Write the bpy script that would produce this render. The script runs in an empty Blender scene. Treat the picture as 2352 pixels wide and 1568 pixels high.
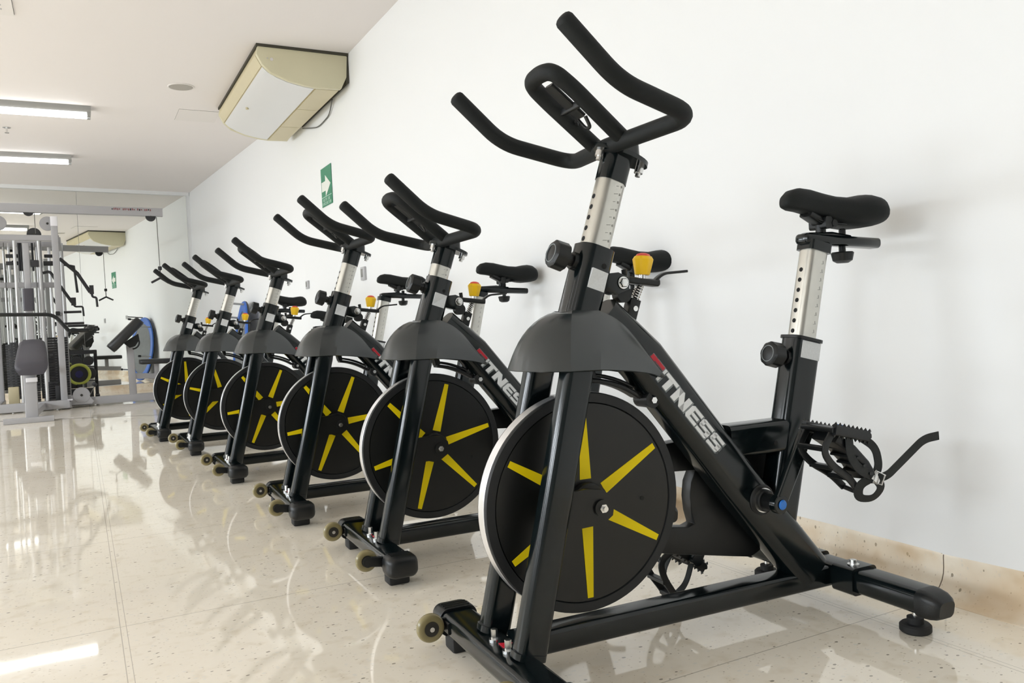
import bpy, bmesh, math, random
from mathutils import Vector, Matrix
random.seed(7)
C = bpy.context.scene.collection
PI = math.pi
# ------------------------------------------------------------------ materials
def nt(name):
    m = bpy.data.materials.new(name); m.use_nodes = True
    return m, m.node_tree, m.node_tree.nodes['Principled BSDF']
def inp(b, **k):
    for a, v in k.items():
        b.inputs[a.replace('_', ' ')].default_value = v
def mat(name, col, rough=0.5, metal=0.0, spec=0.5, noise=0.0, nscale=30.0, bump=0.0, bscale=200.0, coat=0.0, emit=None, es=1.0):
    m, t, b = nt(name)
    c = (*col, 1.0)
    b.inputs['Base Color'].default_value = c
    b.inputs['Roughness'].default_value = rough
    b.inputs['Metallic'].default_value = metal
    b.inputs['Specular IOR Level'].default_value = spec
    b.inputs['Coat Weight'].default_value = coat
    b.inputs['Coat Roughness'].default_value = 0.08
    tc = t.nodes.new('ShaderNodeTexCoord')
    if noise > 0:
        n = t.nodes.new('ShaderNodeTexNoise'); n.inputs['Scale'].default_value = nscale; n.inputs['Detail'].default_value = 4
        t.links.new(tc.outputs['Object'], n.inputs['Vector'])
        r = t.nodes.new('ShaderNodeMapRange')
        r.inputs['To Min'].default_value = 1 - noise; r.inputs['To Max'].default_value = 1 + noise
        t.links.new(n.outputs['Fac'], r.inputs['Value'])
        mx = t.nodes.new('ShaderNodeVectorMath'); mx.operation = 'SCALE'
        mx.inputs[0].default_value = col
        t.links.new(r.outputs['Result'], mx.inputs['Scale'])
        t.links.new(mx.outputs['Vector'], b.inputs['Base Color'])
    if bump > 0:
        n2 = t.nodes.new('ShaderNodeTexNoise'); n2.inputs['Scale'].default_value = bscale
        t.links.new(tc.outputs['Object'], n2.inputs['Vector'])
        bp = t.nodes.new('ShaderNodeBump'); bp.inputs['Strength'].default_value = bump; bp.inputs['Distance'].default_value = 0.002
        t.links.new(n2.outputs['Fac'], bp.inputs['Height']); t.links.new(bp.outputs['Normal'], b.inputs['Normal'])
    if emit:
        b.inputs['Emission Color'].default_value = (*emit, 1); b.inputs['Emission Strength'].default_value = es
    return m
M = {}
M['paint'] = mat('black_frame_paint', (0.0032, 0.0062, 0.0070), 0.16, spec=0.46, noise=.1, nscale=8)
M['foam'] = mat('black_foam_grip', (0.0075, 0.0092, 0.0092), 0.62, spec=0.28, bump=.25, bscale=900)
M['plastic'] = mat('black_plastic', (0.006, 0.007, 0.0075), 0.38, spec=0.40, bump=.1, bscale=500)
M['shroud'] = mat('dark_grey_shroud_plastic', (0.012, 0.018, 0.020), 0.25, spec=0.85, noise=.06, nscale=12)
M['disc'] = mat('flywheel_black_cover', (0.0065, 0.0068, 0.0062), 0.34, spec=0.42, noise=.15, nscale=6)
M['ring'] = mat('flywheel_rim_rubber', (0.013, 0.014, 0.015), 0.5, spec=0.4)
M['silver'] = mat('flywheel_polished_edge', (0.86, 0.86, 0.87), 0.28, metal=0.85)
M['yellow'] = mat('yellow_stripe_paint', (0.86, 0.66, 0.0), 0.5, spec=.25)
M['yknob'] = mat('yellow_knob_plastic', (0.95, 0.58, 0.006), 0.38)
M['redcap'] = mat('red_knob_cap', (0.8, 0.07, 0.05), 0.4)
M['steel'] = mat('bright_steel', (0.75, 0.75, 0.74), 0.22, metal=1.0)
M['rod'] = mat('guide_rod_metal', (0.60, 0.60, 0.60), 0.38, metal=0.6)
M['chrome'] = mat('satin_stainless_post', (0.60, 0.59, 0.545), 0.28, metal=0.92, noise=.08, nscale=25)
M['mark'] = mat('engraved_scale_grey', (0.33, 0.33, 0.31), 0.5, metal=.5)
M['hole'] = mat('pin_hole_dark', (0.004, 0.004, 0.004), 0.8)
M['white'] = mat('white_lettering', (0.80, 0.82, 0.83), 0.4)
M['grey'] = mat('grey_letter_outline', (0.22, 0.24, 0.245), 0.45)
M['red'] = mat('red_lettering', (0.55, 0.012, 0.03), 0.4)
M['sticker'] = mat('pale_sticker', (0.66, 0.68, 0.69), 0.4, noise=.12, nscale=260)
M['blue'] = mat('blue_cap', (0.02, 0.18, 0.62), 0.35)
M['wheelpu'] = mat('amber_caster_rubber', (0.23, 0.19, 0.085), 0.3, spec=.5, coat=.3)
M['hub'] = mat('caster_hub_grey', (0.035, 0.032, 0.026), 0.4, metal=.3)
M['rubber'] = mat('black_rubber', (0.012, 0.012, 0.012), 0.7)
M['strap'] = mat('black_webbing_strap', (0.014, 0.016, 0.016), 0.75, bump=.5, bscale=700)
M['wall'] = mat('white_wall_paint', (0.875, 0.885, 0.89), 0.55, spec=0.25, bump=.04, bscale=60)
M['ceil'] = mat('off_white_ceiling_paint', (0.83, 0.79, 0.775), 0.8, spec=0.2, noise=.012, nscale=.9)
M['acbody'] = mat('aged_cream_ac_plastic', (0.64, 0.60, 0.42), 0.38, noise=.05, nscale=5)
M['acpanel'] = mat('white_ac_intake_panel', (0.74, 0.74, 0.74), 0.33)
M['acdark'] = mat('dark_gap', (0.05, 0.045, 0.03), 0.7)
M['accream'] = mat('aged_cream_ac_flap', (0.60, 0.53, 0.34), 0.4, noise=.06, nscale=5)
M['gymgrey'] = mat('silver_grey_powder_coat', (0.36, 0.355, 0.365), 0.38, spec=.5, noise=.04, nscale=6)
M['gymlight'] = mat('pale_cover_plastic', (0.72, 0.71, 0.74), 0.4)
M['pad'] = mat('charcoal_vinyl_pad', (0.050, 0.047, 0.058), 0.45, bump=.15, bscale=300)
M['padblk'] = mat('black_vinyl_pad', (0.014, 0.015, 0.016), 0.42)
M['iron'] = mat('black_iron_weight', (0.018, 0.018, 0.02), 0.55)
M['cable'] = mat('steel_cable_coating', (0.12, 0.12, 0.11), 0.5)
M['lampbody'] = mat('lamp_housing_grey', (0.33, 0.33, 0.32), 0.4, metal=.2)
M['tube'] = mat('fluorescent_tube', (0.95, 0.95, 0.95), 0.3, emit=(.97, 0.985, 1.0), es=11.0)
M['sgreen'] = mat('green_sign_vinyl', (0.030, 0.235, 0.125), 0.45)
M['swhite'] = mat('white_sign_print', (0.80, 0.82, 0.76), 0.5)
M['smint'] = mat('mint_sign_print', (0.42, 0.66, 0.53), 0.5)
M['spk'] = mat('ceiling_speaker_grille', (0.40, 0.375, 0.34), 0.7, noise=.15, nscale=300)
M['hatch'] = mat('ceiling_hatch_paint', (0.80, 0.765, 0.74), 0.8, spec=.2)
M['plate'] = mat('wall_plate_grey', (0.50, 0.50, 0.51), 0.45)
M['tblue'] = mat('blue_spring_pad', (0.03, 0.13, 0.50), 0.45, noise=.25, nscale=7)
M['tmat'] = mat('grey_jump_mat', (0.16, 0.17, 0.17), 0.7, noise=.2, nscale=20)
M['ygreen'] = mat('yellow_green_ring', (0.46, 0.50, 0.08), 0.5)
M['navy'] = mat('navy_plastic', (0.02, 0.018, 0.10), 0.45)
M['alu'] = mat('window_frame_aluminium', (0.6, 0.6, 0.6), 0.4, metal=.6)

def mirror_mat():
    m, t, b = nt('wall_mirror_glass')
    inp(b, Base_Color=(0.90, 0.915, 0.885, 1), Metallic=1.0, Roughness=0.0)
    return m
M['mirror'] = mirror_mat()
def pane_mat():
    m = bpy.data.materials.new('window_pane_glass'); m.use_nodes = True; t = m.node_tree; t.nodes.clear()
    o = t.nodes.new('ShaderNodeOutputMaterial'); mx = t.nodes.new('ShaderNodeMixShader'); tr = t.nodes.new('ShaderNodeBsdfTransparent'); g = t.nodes.new('ShaderNodeBsdfGlossy')
    g.inputs['Roughness'].default_value = 0.02; mx.inputs[0].default_value = 0.06
    t.links.new(tr.outputs[0], mx.inputs[1]); t.links.new(g.outputs[0], mx.inputs[2]); t.links.new(mx.outputs[0], o.inputs[0]); return m
M['pane'] = pane_mat()

def terrazzo(name, grout):
    m, t, b = nt(name); N = t.nodes; Lk = t.links
    tc = N.new('ShaderNodeTexCoord')
    def math_(op, a, bb=None, cl=False):
        n = N.new('ShaderNodeMath'); n.operation = op; n.use_clamp = cl
        for i, v in enumerate((a, bb)):
            if v is None: continue
            if isinstance(v, (int, float)): n.inputs[i].default_value = v
            else: Lk.new(v, n.inputs[i])
        return n.outputs[0]
    def noise(sc, det=3, rough=.5):
        n = N.new('ShaderNodeTexNoise'); n.inputs['Scale'].default_value = sc; n.inputs['Detail'].default_value = det; n.inputs['Roughness'].default_value = rough
        Lk.new(tc.outputs['Object'], n.inputs['Vector']); return n.outputs['Fac']
    def ramp(f, stops):
        r = N.new('ShaderNodeValToRGB'); Lk.new(f, r.inputs[0]); e = r.color_ramp.elements
        while len(e) > 1: e.remove(e[-1])
        e[0].position, e[0].color = stops[0][0], (*stops[0][1], 1)
        for p, c in stops[1:]:
            x = e.new(p); x.color = (*c, 1)
        return r.outputs['Color']
    def mix(f, a, c, typ='MIX'):
        n = N.new('ShaderNodeMix'); n.data_type = 'RGBA'; n.blend_type = typ
        if isinstance(f, (int, float)): n.inputs[0].default_value = f
        else: Lk.new(f, n.inputs[0])
        for i, v in ((6, a), (7, c)):
            if isinstance(v, tuple): n.inputs[i].default_value = (*v, 1)
            else: Lk.new(v, n.inputs[i])
        return n.outputs[2]
    base = ramp(noise(2.2, 5, .6), [(.3, (0.88, 0.79, 0.645)), (.7, (0.94, 0.865, 0.735))])
    base = mix(math_('MULTIPLY', noise(55, 3), .55), base, (0.94, 0.88, 0.77))
    base = mix(math_('MULTIPLY', math_('SUBTRACT', noise(19, 2), .56, True), 3.0, True), base, (0.75, 0.65, 0.49))
    def specks(scale, thr, seed, hard=40):
        v = N.new('ShaderNodeTexVoronoi'); v.inputs['Scale'].default_value = scale; v.inputs['Randomness'].default_value = 1
        mp = N.new('ShaderNodeMapping'); mp.inputs['Location'].default_value = (seed, seed * 1.7, seed * .3); mp.inputs['Scale'].default_value = (1, 1.5, 1)
        Lk.new(tc.outputs['Object'], mp.inputs['Vector']); Lk.new(mp.outputs[0], v.inputs['Vector'])
        sep = N.new('ShaderNodeSeparateColor'); Lk.new(v.outputs['Color'], sep.inputs[0])
        size = math_('MULTIPLY', math_('SUBTRACT', sep.outputs[0], thr, True), .35 / (1 - thr))
        return math_('MULTIPLY', math_('SUBTRACT', size, v.outputs['Distance'], True), hard, True)
    base = mix(math_('MULTIPLY', specks(95, .62, 3.1), .45), base, (0.47, 0.38, 0.26))
    base = mix(math_('MULTIPLY', specks(60, .6, 8.3), .7), base, (0.82, 0.78, 0.69))
    base = mix(math_('MULTIPLY', specks(62, .87, 5.7), .72), base, (0.17, 0.145, 0.10))
    if not grout:
        base = mix(math_('MULTIPLY', math_('MULTIPLY', math_('SUBTRACT', noise(2.4, 4, .6), .44, True), 6.0, True), .6), base, (0.60, 0.40, 0.19))
    if grout:
        sx = N.new('ShaderNodeSeparateXYZ'); Lk.new(tc.outputs['Object'], sx.inputs[0])
        def line(coord, off, per, w):
            f = math_('FRACT', math_('ADD', math_('DIVIDE', math_('SUBTRACT', coord, off), per), .5))
            d_ = math_('MULTIPLY', math_('ABSOLUTE', math_('SUBTRACT', f, .5)), per)
            return math_('MULTIPLY', math_('SUBTRACT', w, d_, True), 1200, True)
        l1 = line(sx.outputs[1], 2.345, 1.025, .0018)
        l2 = line(sx.outputs[0], .052, 1.565, .0014)
        l3 = line(sx.outputs[0], .066, 1.565, .0012)
        gl = math_('MULTIPLY', math_('MAXIMUM', l1, math_('MAXIMUM', l2, l3)), .62)
        base = mix(gl, base, (0.30, 0.26, 0.20))
    Lk.new(base, b.inputs['Base Color'])
    b.inputs['Roughness'].default_value = .04 if grout else .3
    b.inputs['Specular IOR Level'].default_value = .9 if grout else .35
    if grout: b.inputs['IOR'].default_value = 1.6
    bp = N.new('ShaderNodeBump'); bp.inputs['Strength'].default_value = .06 if grout else .05; bp.inputs['Distance'].default_value = .004
    Lk.new(noise(5.0, 1), bp.inputs['Height']); Lk.new(bp.outputs[0], b.inputs['Normal'])
    return m
M['floor'] = terrazzo('polished_beige_terrazzo_tiles', True)
M['cove'] = terrazzo('beige_terrazzo_skirting', False)

# ------------------------------------------------------------------ mesh builder
class MB:
    sy = 1.0           # bikes are written with +y = the side facing the aisle camera; mirrored when stored
    def __init__(s, *mats): s.v = []; s.f = []; s.mi = []; s.mats = list(mats); s.cur = 0
    def use(s, i): s.cur = i; return s
    def add(s, vs, fs):
        o = len(s.v); s.v += [tuple(p) for p in vs]
        for f in fs: s.f.append(tuple(i + o for i in f)); s.mi.append(s.cur)
        return s
    def box(s, c, d, rot=None):
        x, y, z = d[0] / 2, d[1] / 2, d[2] / 2
        P = [Vector(p) for p in ((-x, -y, -z), (x, -y, -z), (x, y, -z), (-x, y, -z), (-x, -y, z), (x, -y, z), (x, y, z), (-x, y, z))]
        if rot: P = [rot @ p for p in P]
        c = Vector(c)
        return s.add([p + c for p in P], [(0, 3, 2, 1), (4, 5, 6, 7), (0, 1, 5, 4), (1, 2, 6, 5), (2, 3, 7, 6), (3, 0, 4, 7)])
    def rings(s, R, cap=True, closed=False):
        n = len(R[0]); vs = [p for r in R for p in r]; fs = []
        m = len(R)
        for i in range(m - (0 if closed else 1)):
            j = (i + 1) % m
            for k in range(n):
                l = (k + 1) % n; fs.append((i * n + k, i * n + l, j * n + l, j * n + k))
        if cap and not closed:
            fs.append(tuple(reversed(range(n)))); fs.append(tuple((m - 1) * n + k for k in range(n)))
        return s.add(vs, fs)
    def sweep(s, path, prof, up=(0, 0, 1), cap=True, closed=False, scale=None, track=True):
        P = [Vector(p) for p in path]; up = Vector(up); R = []; n = len(P)
        for i, p in enumerate(P):
            if closed: t = (P[(i + 1) % n] - P[i - 1]).normalized()
            elif i == 0: t = (P[1] - P[0]).normalized()
            elif i == n - 1: t = (P[-1] - P[-2]).normalized()
            else: t = ((P[i + 1] - p).normalized() + (p - P[i - 1]).normalized()).normalized()
            if abs(t.dot(up)) > .97 and not track: up = Vector((1, 0, 0))
            a = up.cross(t)
            if a.length < 1e-4: a = Vector((1, 0, 0)).cross(t)
            a.normalize(); b = t.cross(a); 
            if track: up = b
            k = scale[i] if scale else 1.0
            mi = 1.0
            if 0 < i < n - 1 or closed:
                t0 = (p - P[i - 1]).normalized(); cs = max(.3, t0.dot(t)); mi = 1.0
            R.append([p + a * (x * k * mi) + b * (y * k) for x, y in prof])
        return s.rings(R, cap, closed)
    def tube(s, path, r, n=12, cap=True, closed=False, up=(0, 0, 1), scale=None):
        prof = [(r * math.cos(2 * PI * k / n), r * math.sin(2 * PI * k / n)) for k in range(n)]
        return s.sweep(path, prof, up, cap, closed, scale)
    def cyl(s, a, b, r, n=20, r2=None, bev=0.0):
        a = Vector(a); b = Vector(b); d = (b - a); L = d.length; t = d.normalized()
        r2 = r if r2 is None else r2
        if bev > 0:
            path = [a, a + t * 1e-5, a + t * bev, b - t * bev, b - t * 1e-5, b]
            path = [a, a + t * bev, b - t * bev, b]; sc = [(r - bev) / r, 1, r2 / r, (r2 - bev) / r]
        else: path = [a, b]; sc = [1, r2 / r]
        up = (0, 0, 1) if abs(t.z) < .9 else (1, 0, 0)
        return s.tube(path, r, n, True, False, up, sc)
    def prism(s, poly, y0, y1, axis='y', holes=()):
        bm = bmesh.new(); es = []
        for lp in (poly,) + tuple(holes):
            vs = [bm.verts.new((p[0], 0, p[1])) for p in lp]
            es += [bm.edges.new((vs[i], vs[(i + 1) % len(vs)])) for i in range(len(vs))]
        if holes: bmesh.ops.triangle_fill(bm, use_beauty=True, use_dissolve=False, edges=es)
        else: bm.faces.new([v for v in bm.verts])
        bm.verts.index_update()
        vs = [v.co.copy() for v in bm.verts]; n = len(vs); fs = [tuple(v.index for v in f.verts) for f in bm.faces]
        bd = [tuple(v.index for v in e.verts) for e in bm.edges if len(e.link_faces) == 1]
        bm.free()
        A = [(p.x, y0, p.z) for p in vs]; B = [(p.x, y1, p.z) for p in vs]
        if axis == 'z': A = [(p.x, p.z, y0) for p in vs]; B = [(p.x, p.z, y1) for p in vs]
        if axis == 'x': A = [(y0, p.x, p.z) for p in vs]; B = [(y1, p.x, p.z) for p in vs]
        F = fs + [tuple(i + n for i in reversed(f)) for f in fs] + [(a, b, b + n, a + n) for a, b in bd]
        return s.add(A + B, F)
    def build(s, name, parent=None, smooth=40, bevel=0.0, origin=None):
        me = bpy.data.meshes.new(name); o0 = Vector(origin) if origin is not None else Vector((0, 0, 0))
        vs = [((p[0] - o0[0]), (p[1] - o0[1]) * s.sy, (p[2] - o0[2])) for p in s.v]
        me.from_pydata(vs, [], s.f)
        for m_ in s.mats: me.materials.append(M[m_])
        for p, i in zip(me.polygons, s.mi): p.material_index = i
        bm = bmesh.new(); bm.from_mesh(me); bmesh.ops.recalc_face_normals(bm, faces=bm.faces)
        if bevel > 0:
            bmesh.ops.remove_doubles(bm, verts=bm.verts, dist=1e-6)
            ed = [e for e in bm.edges if len(e.link_faces) == 2 and e.calc_face_angle(0) > .6]
            bmesh.ops.bevel(bm, geom=ed, offset=bevel, segments=2, profile=.5, affect='EDGES', clamp_overlap=True)
        bm.to_mesh(me); bm.free()
        if smooth:
            me.shade_smooth(); me.set_sharp_from_angle(angle=math.radians(smooth))
        o = bpy.data.objects.new(name, me); C.objects.link(o)
        o.location = (o0[0], o0[1] * s.sy, o0[2])
        if parent: o.parent = parent
        return o
class BB(MB): sy = -1.0
def rrect(w, h, r, n=4):
    """rounded rectangle profile, w along the side axis, h along the up axis"""
    P = []
    for cx, cy, a0 in ((w / 2 - r, h / 2 - r, 0), (-w / 2 + r, h / 2 - r, 90), (-w / 2 + r, -h / 2 + r, 180), (w / 2 - r, -h / 2 + r, 270)):
        for k in range(n + 1):
            a = math.radians(a0 + 90 * k / n); P.append((cx + r * math.cos(a), cy + r * math.sin(a)))
    return P
def arcpath(pts, rads, n=6):
    """polyline with filleted corners"""
    P = [Vector(p) for p in pts]; out = [P[0]]
    for i in range(1, len(P) - 1):
        r = rads[i - 1] if isinstance(rads, (list, tuple)) else rads
        a = (P[i - 1] - P[i]); b = (P[i + 1] - P[i]); l = min(r, a.length * .48, b.length * .48)
        p0 = P[i] + a.normalized() * l; p1 = P[i] + b.normalized() * l
        for k in range(n + 1):
            t = k / n; out.append(p0 * (1 - t) ** 2 + P[i] * 2 * t * (1 - t) + p1 * t * t)
    out.append(P[-1]); return out
def endround(path, r):
    """extra path points + scales so that a tube ends in a rounded tip"""
    P = [Vector(p) for p in path]; t0 = (P[0] - P[1]).normalized(); t1 = (P[-1] - P[-2]).normalized()
    K = .55; pre = [P[0] + t0 * (K * r * math.sin(a)) for a in (1.45, 1.1, .6)]; ps = [1 - (1 - math.cos(a)) * .75 for a in (1.45, 1.1, .6)]
    post = [P[-1] + t1 * (K * r * math.sin(a)) for a in (.6, 1.1, 1.45)]; qs = [1 - (1 - math.cos(a)) * .75 for a in (.6, 1.1, 1.45)]
    return pre + P + post, ps + [1] * len(P) + qs
def empty(name, loc=(0, 0, 0), rz=0.0):
    o = bpy.data.objects.new(name, None); o.location = loc; o.rotation_euler = (0, 0, rz); o.empty_display_size = .1; C.objects.link(o); return o
def tag(o, label=None, cat=None, group=None, kind=None):
    if label: o['label'] = label
    if cat: o['category'] = cat
    if group: o['group'] = group
    if kind: o['kind'] = kind
    return o
def struct(o): o['kind'] = 'structure'; return o
def kids(o): return [c for c in bpy.data.objects if c.parent == o]
def copy_tree(o, parent=None):
    c = o.copy(); C.objects.link(c); c.parent = parent
    for ch in kids(o): copy_tree(ch, c)
    return c

# ------------------------------------------------------------------ camera (X runs to the bike wall, Y along it)
TG = 0.484838
cam_h, pitch, roll, FPX = 0.7434443, 0.02498547, -0.04669199, 1879.272
rt0 = Vector((math.cos(TG), -math.sin(TG), 0)); fy = Vector((math.sin(TG), math.cos(TG), 0)); zz = Vector((0, 0, 1))
fwd = fy * math.cos(pitch) - zz * math.sin(pitch); up0 = fy * math.sin(pitch) + zz * math.cos(pitch)
cr, sr = math.cos(roll), math.sin(roll)
rt = rt0 * cr + up0 * sr; up = up0 * cr - rt0 * sr
cam = bpy.data.cameras.new('camera'); cam.sensor_width = 36; cam.lens = FPX / 2352 * 36; cam.clip_start = .05; cam.clip_end = 200
co = bpy.data.objects.new('camera', cam); C.objects.link(co)
co.matrix_world = Matrix(((rt.x, up.x, -fwd.x, 0), (rt.y, up.y, -fwd.y, 0), (rt.z, up.z, -fwd.z, cam_h), (0, 0, 0, 1)))
bpy.context.scene.camera = co

# ------------------------------------------------------------------ room
CZ = 2.82
WN = 1.926                       # near part of the bike wall
K1 = (1.90, 7.70); K2 = (1.50, 12.70)   # bend of the wall, corner with the mirror wall
al = math.radians(6); MT = Vector((math.cos(al), math.sin(al), 0)); MN = Vector((-math.sin(al), math.cos(al), 0))
def onm(s, z=0, off=0.0):        # a point of the mirror wall, s metres left of the corner
    p = Vector((K2[0], K2[1], z)) - MT * s - MN * off; return p
LX = -5.2; BY = -3.5
MBc = MB
ml = onm(6.8)
floor_poly = [(LX - .1, BY - .1), (WN + .1, BY - .1), (WN + .1, 7.7), (K2[0] + .15, K2[1] + .15), (ml.x - .1, ml.y + .15), (LX - .1, 12.2)]
f = MB('floor'); f.prism(floor_poly, -.08, 0, 'z'); struct(f.build('floor', smooth=0))
f = MB('ceil'); f.prism(floor_poly, CZ, CZ + .1, 'z'); struct(f.build('ceiling', smooth=0))
def wallslab(name, a, b, t=.12, z0=-.02, z1=CZ + .02, m='wall'):
    a = Vector((*a, 0)); b = Vector((*b, 0)); d = (b - a).normalized(); n = Vector((d.y, -d.x, 0)) * t
    w = MB(m); w.add([a + zz * z0, b + zz * z0, b + n + zz * z0, a + n + zz * z0, a + zz * z1, b + zz * z1, b + n + zz * z1, a + n + zz * z1],
                     [(0, 3, 2, 1), (4, 5, 6, 7), (0, 1, 5, 4), (1, 2, 6, 5), (2, 3, 7, 6), (3, 0, 4, 7)])
    return struct(w.build(name, smooth=0))
wallslab('wall_right', (WN, BY - .1), K1)
wallslab('wall_right_far', K1, (K2[0], K2[1] + .1))
wallslab('wall_back', (K2[0] + .1, K2[1] + .01), (ml.x, ml.y))
M['wallgrey'] = mat('unseen_wall_grey', (.30, .31, .31), .6, spec=.25)  # unseen wall behind the camera, grey chosen to darken reflections on the bikes
wallslab('wall_front', (LX - .1, BY), (WN + .1, BY), m='wallgrey')
# left wall with four wide windows
wins = [(-2.6, -.4), (.4, 3.0), (4.0, 6.6), (7.6, 10.4)]
wz0, wz1 = .55, 2.30
lw = MB('wall'); ys = [BY - .1] + [v for w_ in wins for v in w_] + [12.3]
for i in range(0, len(ys), 2): lw.box((LX - .06, (ys[i] + ys[i + 1]) / 2, CZ / 2), (.12, ys[i + 1] - ys[i], CZ + .04))
for a, b in wins:
    lw.box((LX - .06, (a + b) / 2, (wz0 - .02) / 2), (.12, b - a, wz0 + .02)); lw.box((LX - .06, (a + b) / 2, (wz1 + CZ + .02) / 2), (.12, b - a, CZ + .02 - wz1))
struct(lw.build('wall_left', smooth=0))
for i, (a, b) in enumerate(wins):
    w = empty('window_%d' % (i + 1), (LX - .06, (a + b) / 2, wz0)); struct(w)
    fr = MB('alu'); L_ = b - a; Hh = wz1 - wz0
    for y in (-L_ / 2 + .025, 0, L_ / 2 - .025): fr.box((0, y, Hh / 2), (.06, .05, Hh))
    for z in (.025, Hh - .025): fr.box((0, 0, z), (.06, L_, .05))
    fr.build('window_frame', w, smooth=0)
    pn = MB('pane'); pn.box((0, 0, Hh / 2), (.006, L_ - .05, Hh - .05)); pn.build('window_pane', w, smooth=0)
# terrazzo cove skirtings
def cove(name, pts, inward, mt='cove'):
    """profile: from wall top edge down, curving out over the floor"""
    prof = [(0.0, .109), (-.008, .109), (-.011, .106), (-.0125, .09)] + [(-.0125 - .062 * (1 - math.cos(a)), .0665 - .0645 * math.sin(a)) for a in [math.radians(x) for x in range(0, 91, 15)]] + [(-.085, .0012), (-.085, -.004), (0, -.004)]
    m = MB(mt); R = []
    for p, nn in pts:
        nn = Vector(nn).normalized()
        R.append([Vector((p[0], p[1], 0)) + Vector((nn.x, nn.y, 0)) * x + zz * z for x, z in prof])
    m.rings(R); return struct(m.build(name, smooth=50))
n1 = Vector((K2[1] - K1[1], K1[0] - K2[0], 0)).normalized()
cove('baseboard_right', [((WN, BY), (1, 0, 0)), ((1.9263, 1.33), (1, 0, 0))], None)
# the joints between skirting pieces read as thin dark lines
M['joint'] = mat('brown_joint_line', (0.17, 0.13, 0.09), .7)
cove('trim_2', [((1.9264, 1.3295), (1, 0, 0)), ((1.9264, 1.3335), (1, 0, 0))], None, 'joint')
cove('baseboard_right_middle', [((1.9262, 1.333), (1, 0, 0)), ((K1[0] + .002, K1[1]), (1, .04, 0))], None)
cove('baseboard_right_far', [((K1[0], K1[1]), (1, .04, 0)), ((K2[0] - .01, K2[1]), tuple(n1))], None)
cove('baseboard_back', [(tuple(onm(.0))[:2], tuple(MN)), (tuple(onm(6.7))[:2], tuple(MN))], None)
# mirror wall: sheets of mirror between skirting and a white head strip
tr = MB('wall'); 
for k in range(1):
    a = onm(6.7, 2.772, .0); R = []
    tr.add([onm(6.7, 2.772, 0), onm(0, 2.772, 0), onm(0, 2.772, .03), onm(6.7, 2.772, .03), onm(6.7, CZ, 0), onm(0, CZ, 0), onm(0, CZ, .03), onm(6.7, CZ, .03)],
           [(0, 3, 2, 1), (4, 5, 6, 7), (0, 1, 5, 4), (1, 2, 6, 5), (2, 3, 7, 6), (3, 0, 4, 7)])
struct(tr.build('trim_1', smooth=0))
for s0, s1, lab in ((.045, 1.455, 'right-hand sheet of the wall mirror, ending at the corner with the white wall'), (1.459, 3.2, 'wide sheet of the wall mirror behind the cable machine uprights')):
    g_ = MB('mirror'); off0, off1 = .004, .010
    g_.add([onm(s1, .112, off0), onm(s0, .112, off0), onm(s0, .112, off1), onm(s1, .112, off1), onm(s1, 2.768, off0), onm(s0, 2.768, off0), onm(s0, 2.768, off1), onm(s1, 2.768, off1)],
           [(0, 3, 2, 1), (4, 5, 6, 7), (0, 1, 5, 4), (1, 2, 6, 5), (2, 3, 7, 6), (3, 0, 4, 7)])
    tag(g_.build('wall_mirror', smooth=0), lab, 'mirror', 'mirror sheets on the end wall')

# ------------------------------------------------------------------ ceiling things
def lamp(x1, y, L_, lab, grp='fluorescent ceiling lamps'):
    r = empty('ceiling_lamp', (x1 - L_ / 2, y, CZ)); tag(r, lab, 'lamp', grp)
    m = MB('lampbody'); m.sweep([(-L_ / 2, 0, -.032), (L_ / 2, 0, -.032)], [(-.085, .032), (-.085, .01), (-.06, -.02), (.06, -.02), (.085, .01), (.085, .032)]); m.build('housing', r)
    for sg in (-1, 1):
        m = MB('tube'); m.cyl((-L_ / 2 + .03, .045 * sg, -.070), (L_ / 2 - .03, .045 * sg, -.070), .017, 14); m.build('tube', r)
        for e_ in (-1, 1): m = MB('lampbody'); m.box((e_ * (L_ / 2 - .018), .045 * sg, -.06), (.028, .036, .055)); m.build('tube_holder', r)
    return r
lamp(.19, 8.24, 1.3, 'twin-tube ceiling lamp at left, the nearer one to the camera')
lamp(.02, 10.42, 1.3, 'twin-tube ceiling lamp at left, the farther one, nearer the mirror')
for x, y, l_ in ((-1.9, 8.24, 'added twin-tube fill lamp in line with the nearer visible lamp, farther left'), (-1.9, 5.9, 'added twin-tube fill lamp farther left, level with the air conditioner'),
                 (-2.2, 3.3, 'added twin-tube fill lamp to the left, level with the third spin bike'), (-2.2, .8, 'added twin-tube fill lamp to the left, level with the nearest spin bike'), (-2.2, -1.8, 'added twin-tube fill lamp behind the camera position, nearest the grey wall')):
    lamp(x, y, 1.3, l_)  # lamps added beyond the left edge and behind the camera for extra light
sp = empty('ceiling_speaker', (.852, 7.31, CZ)); tag(sp, 'round grey recessed speaker in the ceiling left of the air conditioner', 'speaker')
m = MB('spk'); m.cyl((0, 0, -.008), (0, 0, 0), .092, 40, bev=.003); m.build('grille', sp)
m = MB('hatch'); m.tube([(.1 * math.cos(a), .1 * math.sin(a), -.003) for a in [2 * PI * k / 40 for k in range(40)]], .006, 8, closed=True); m.build('ring', sp)
h = MB('hatch', 'acdark'); h.box((1.09, 8.24, CZ - .002), (.36, .41, .004)); h.use(1).box((1.09, 8.24, CZ - .0005), (.3625, .4125, .001))
tag(h.build('ceiling_hatch', smooth=0), 'square flush access panel in the ceiling beside the air conditioner', 'hatch')
h = MB('hatch', 'acdark', 'plate'); h.box((-.62, 5.72, CZ - .006), (.72, .62, .012)); h.use(1).box((-.62, 5.72, CZ - .0008), (.724, .624, .0016)); h.use(2)
for k in range(7): h.box((-.62, 5.50 + k * .07, CZ - .014), (.60, .012, .006))
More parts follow.
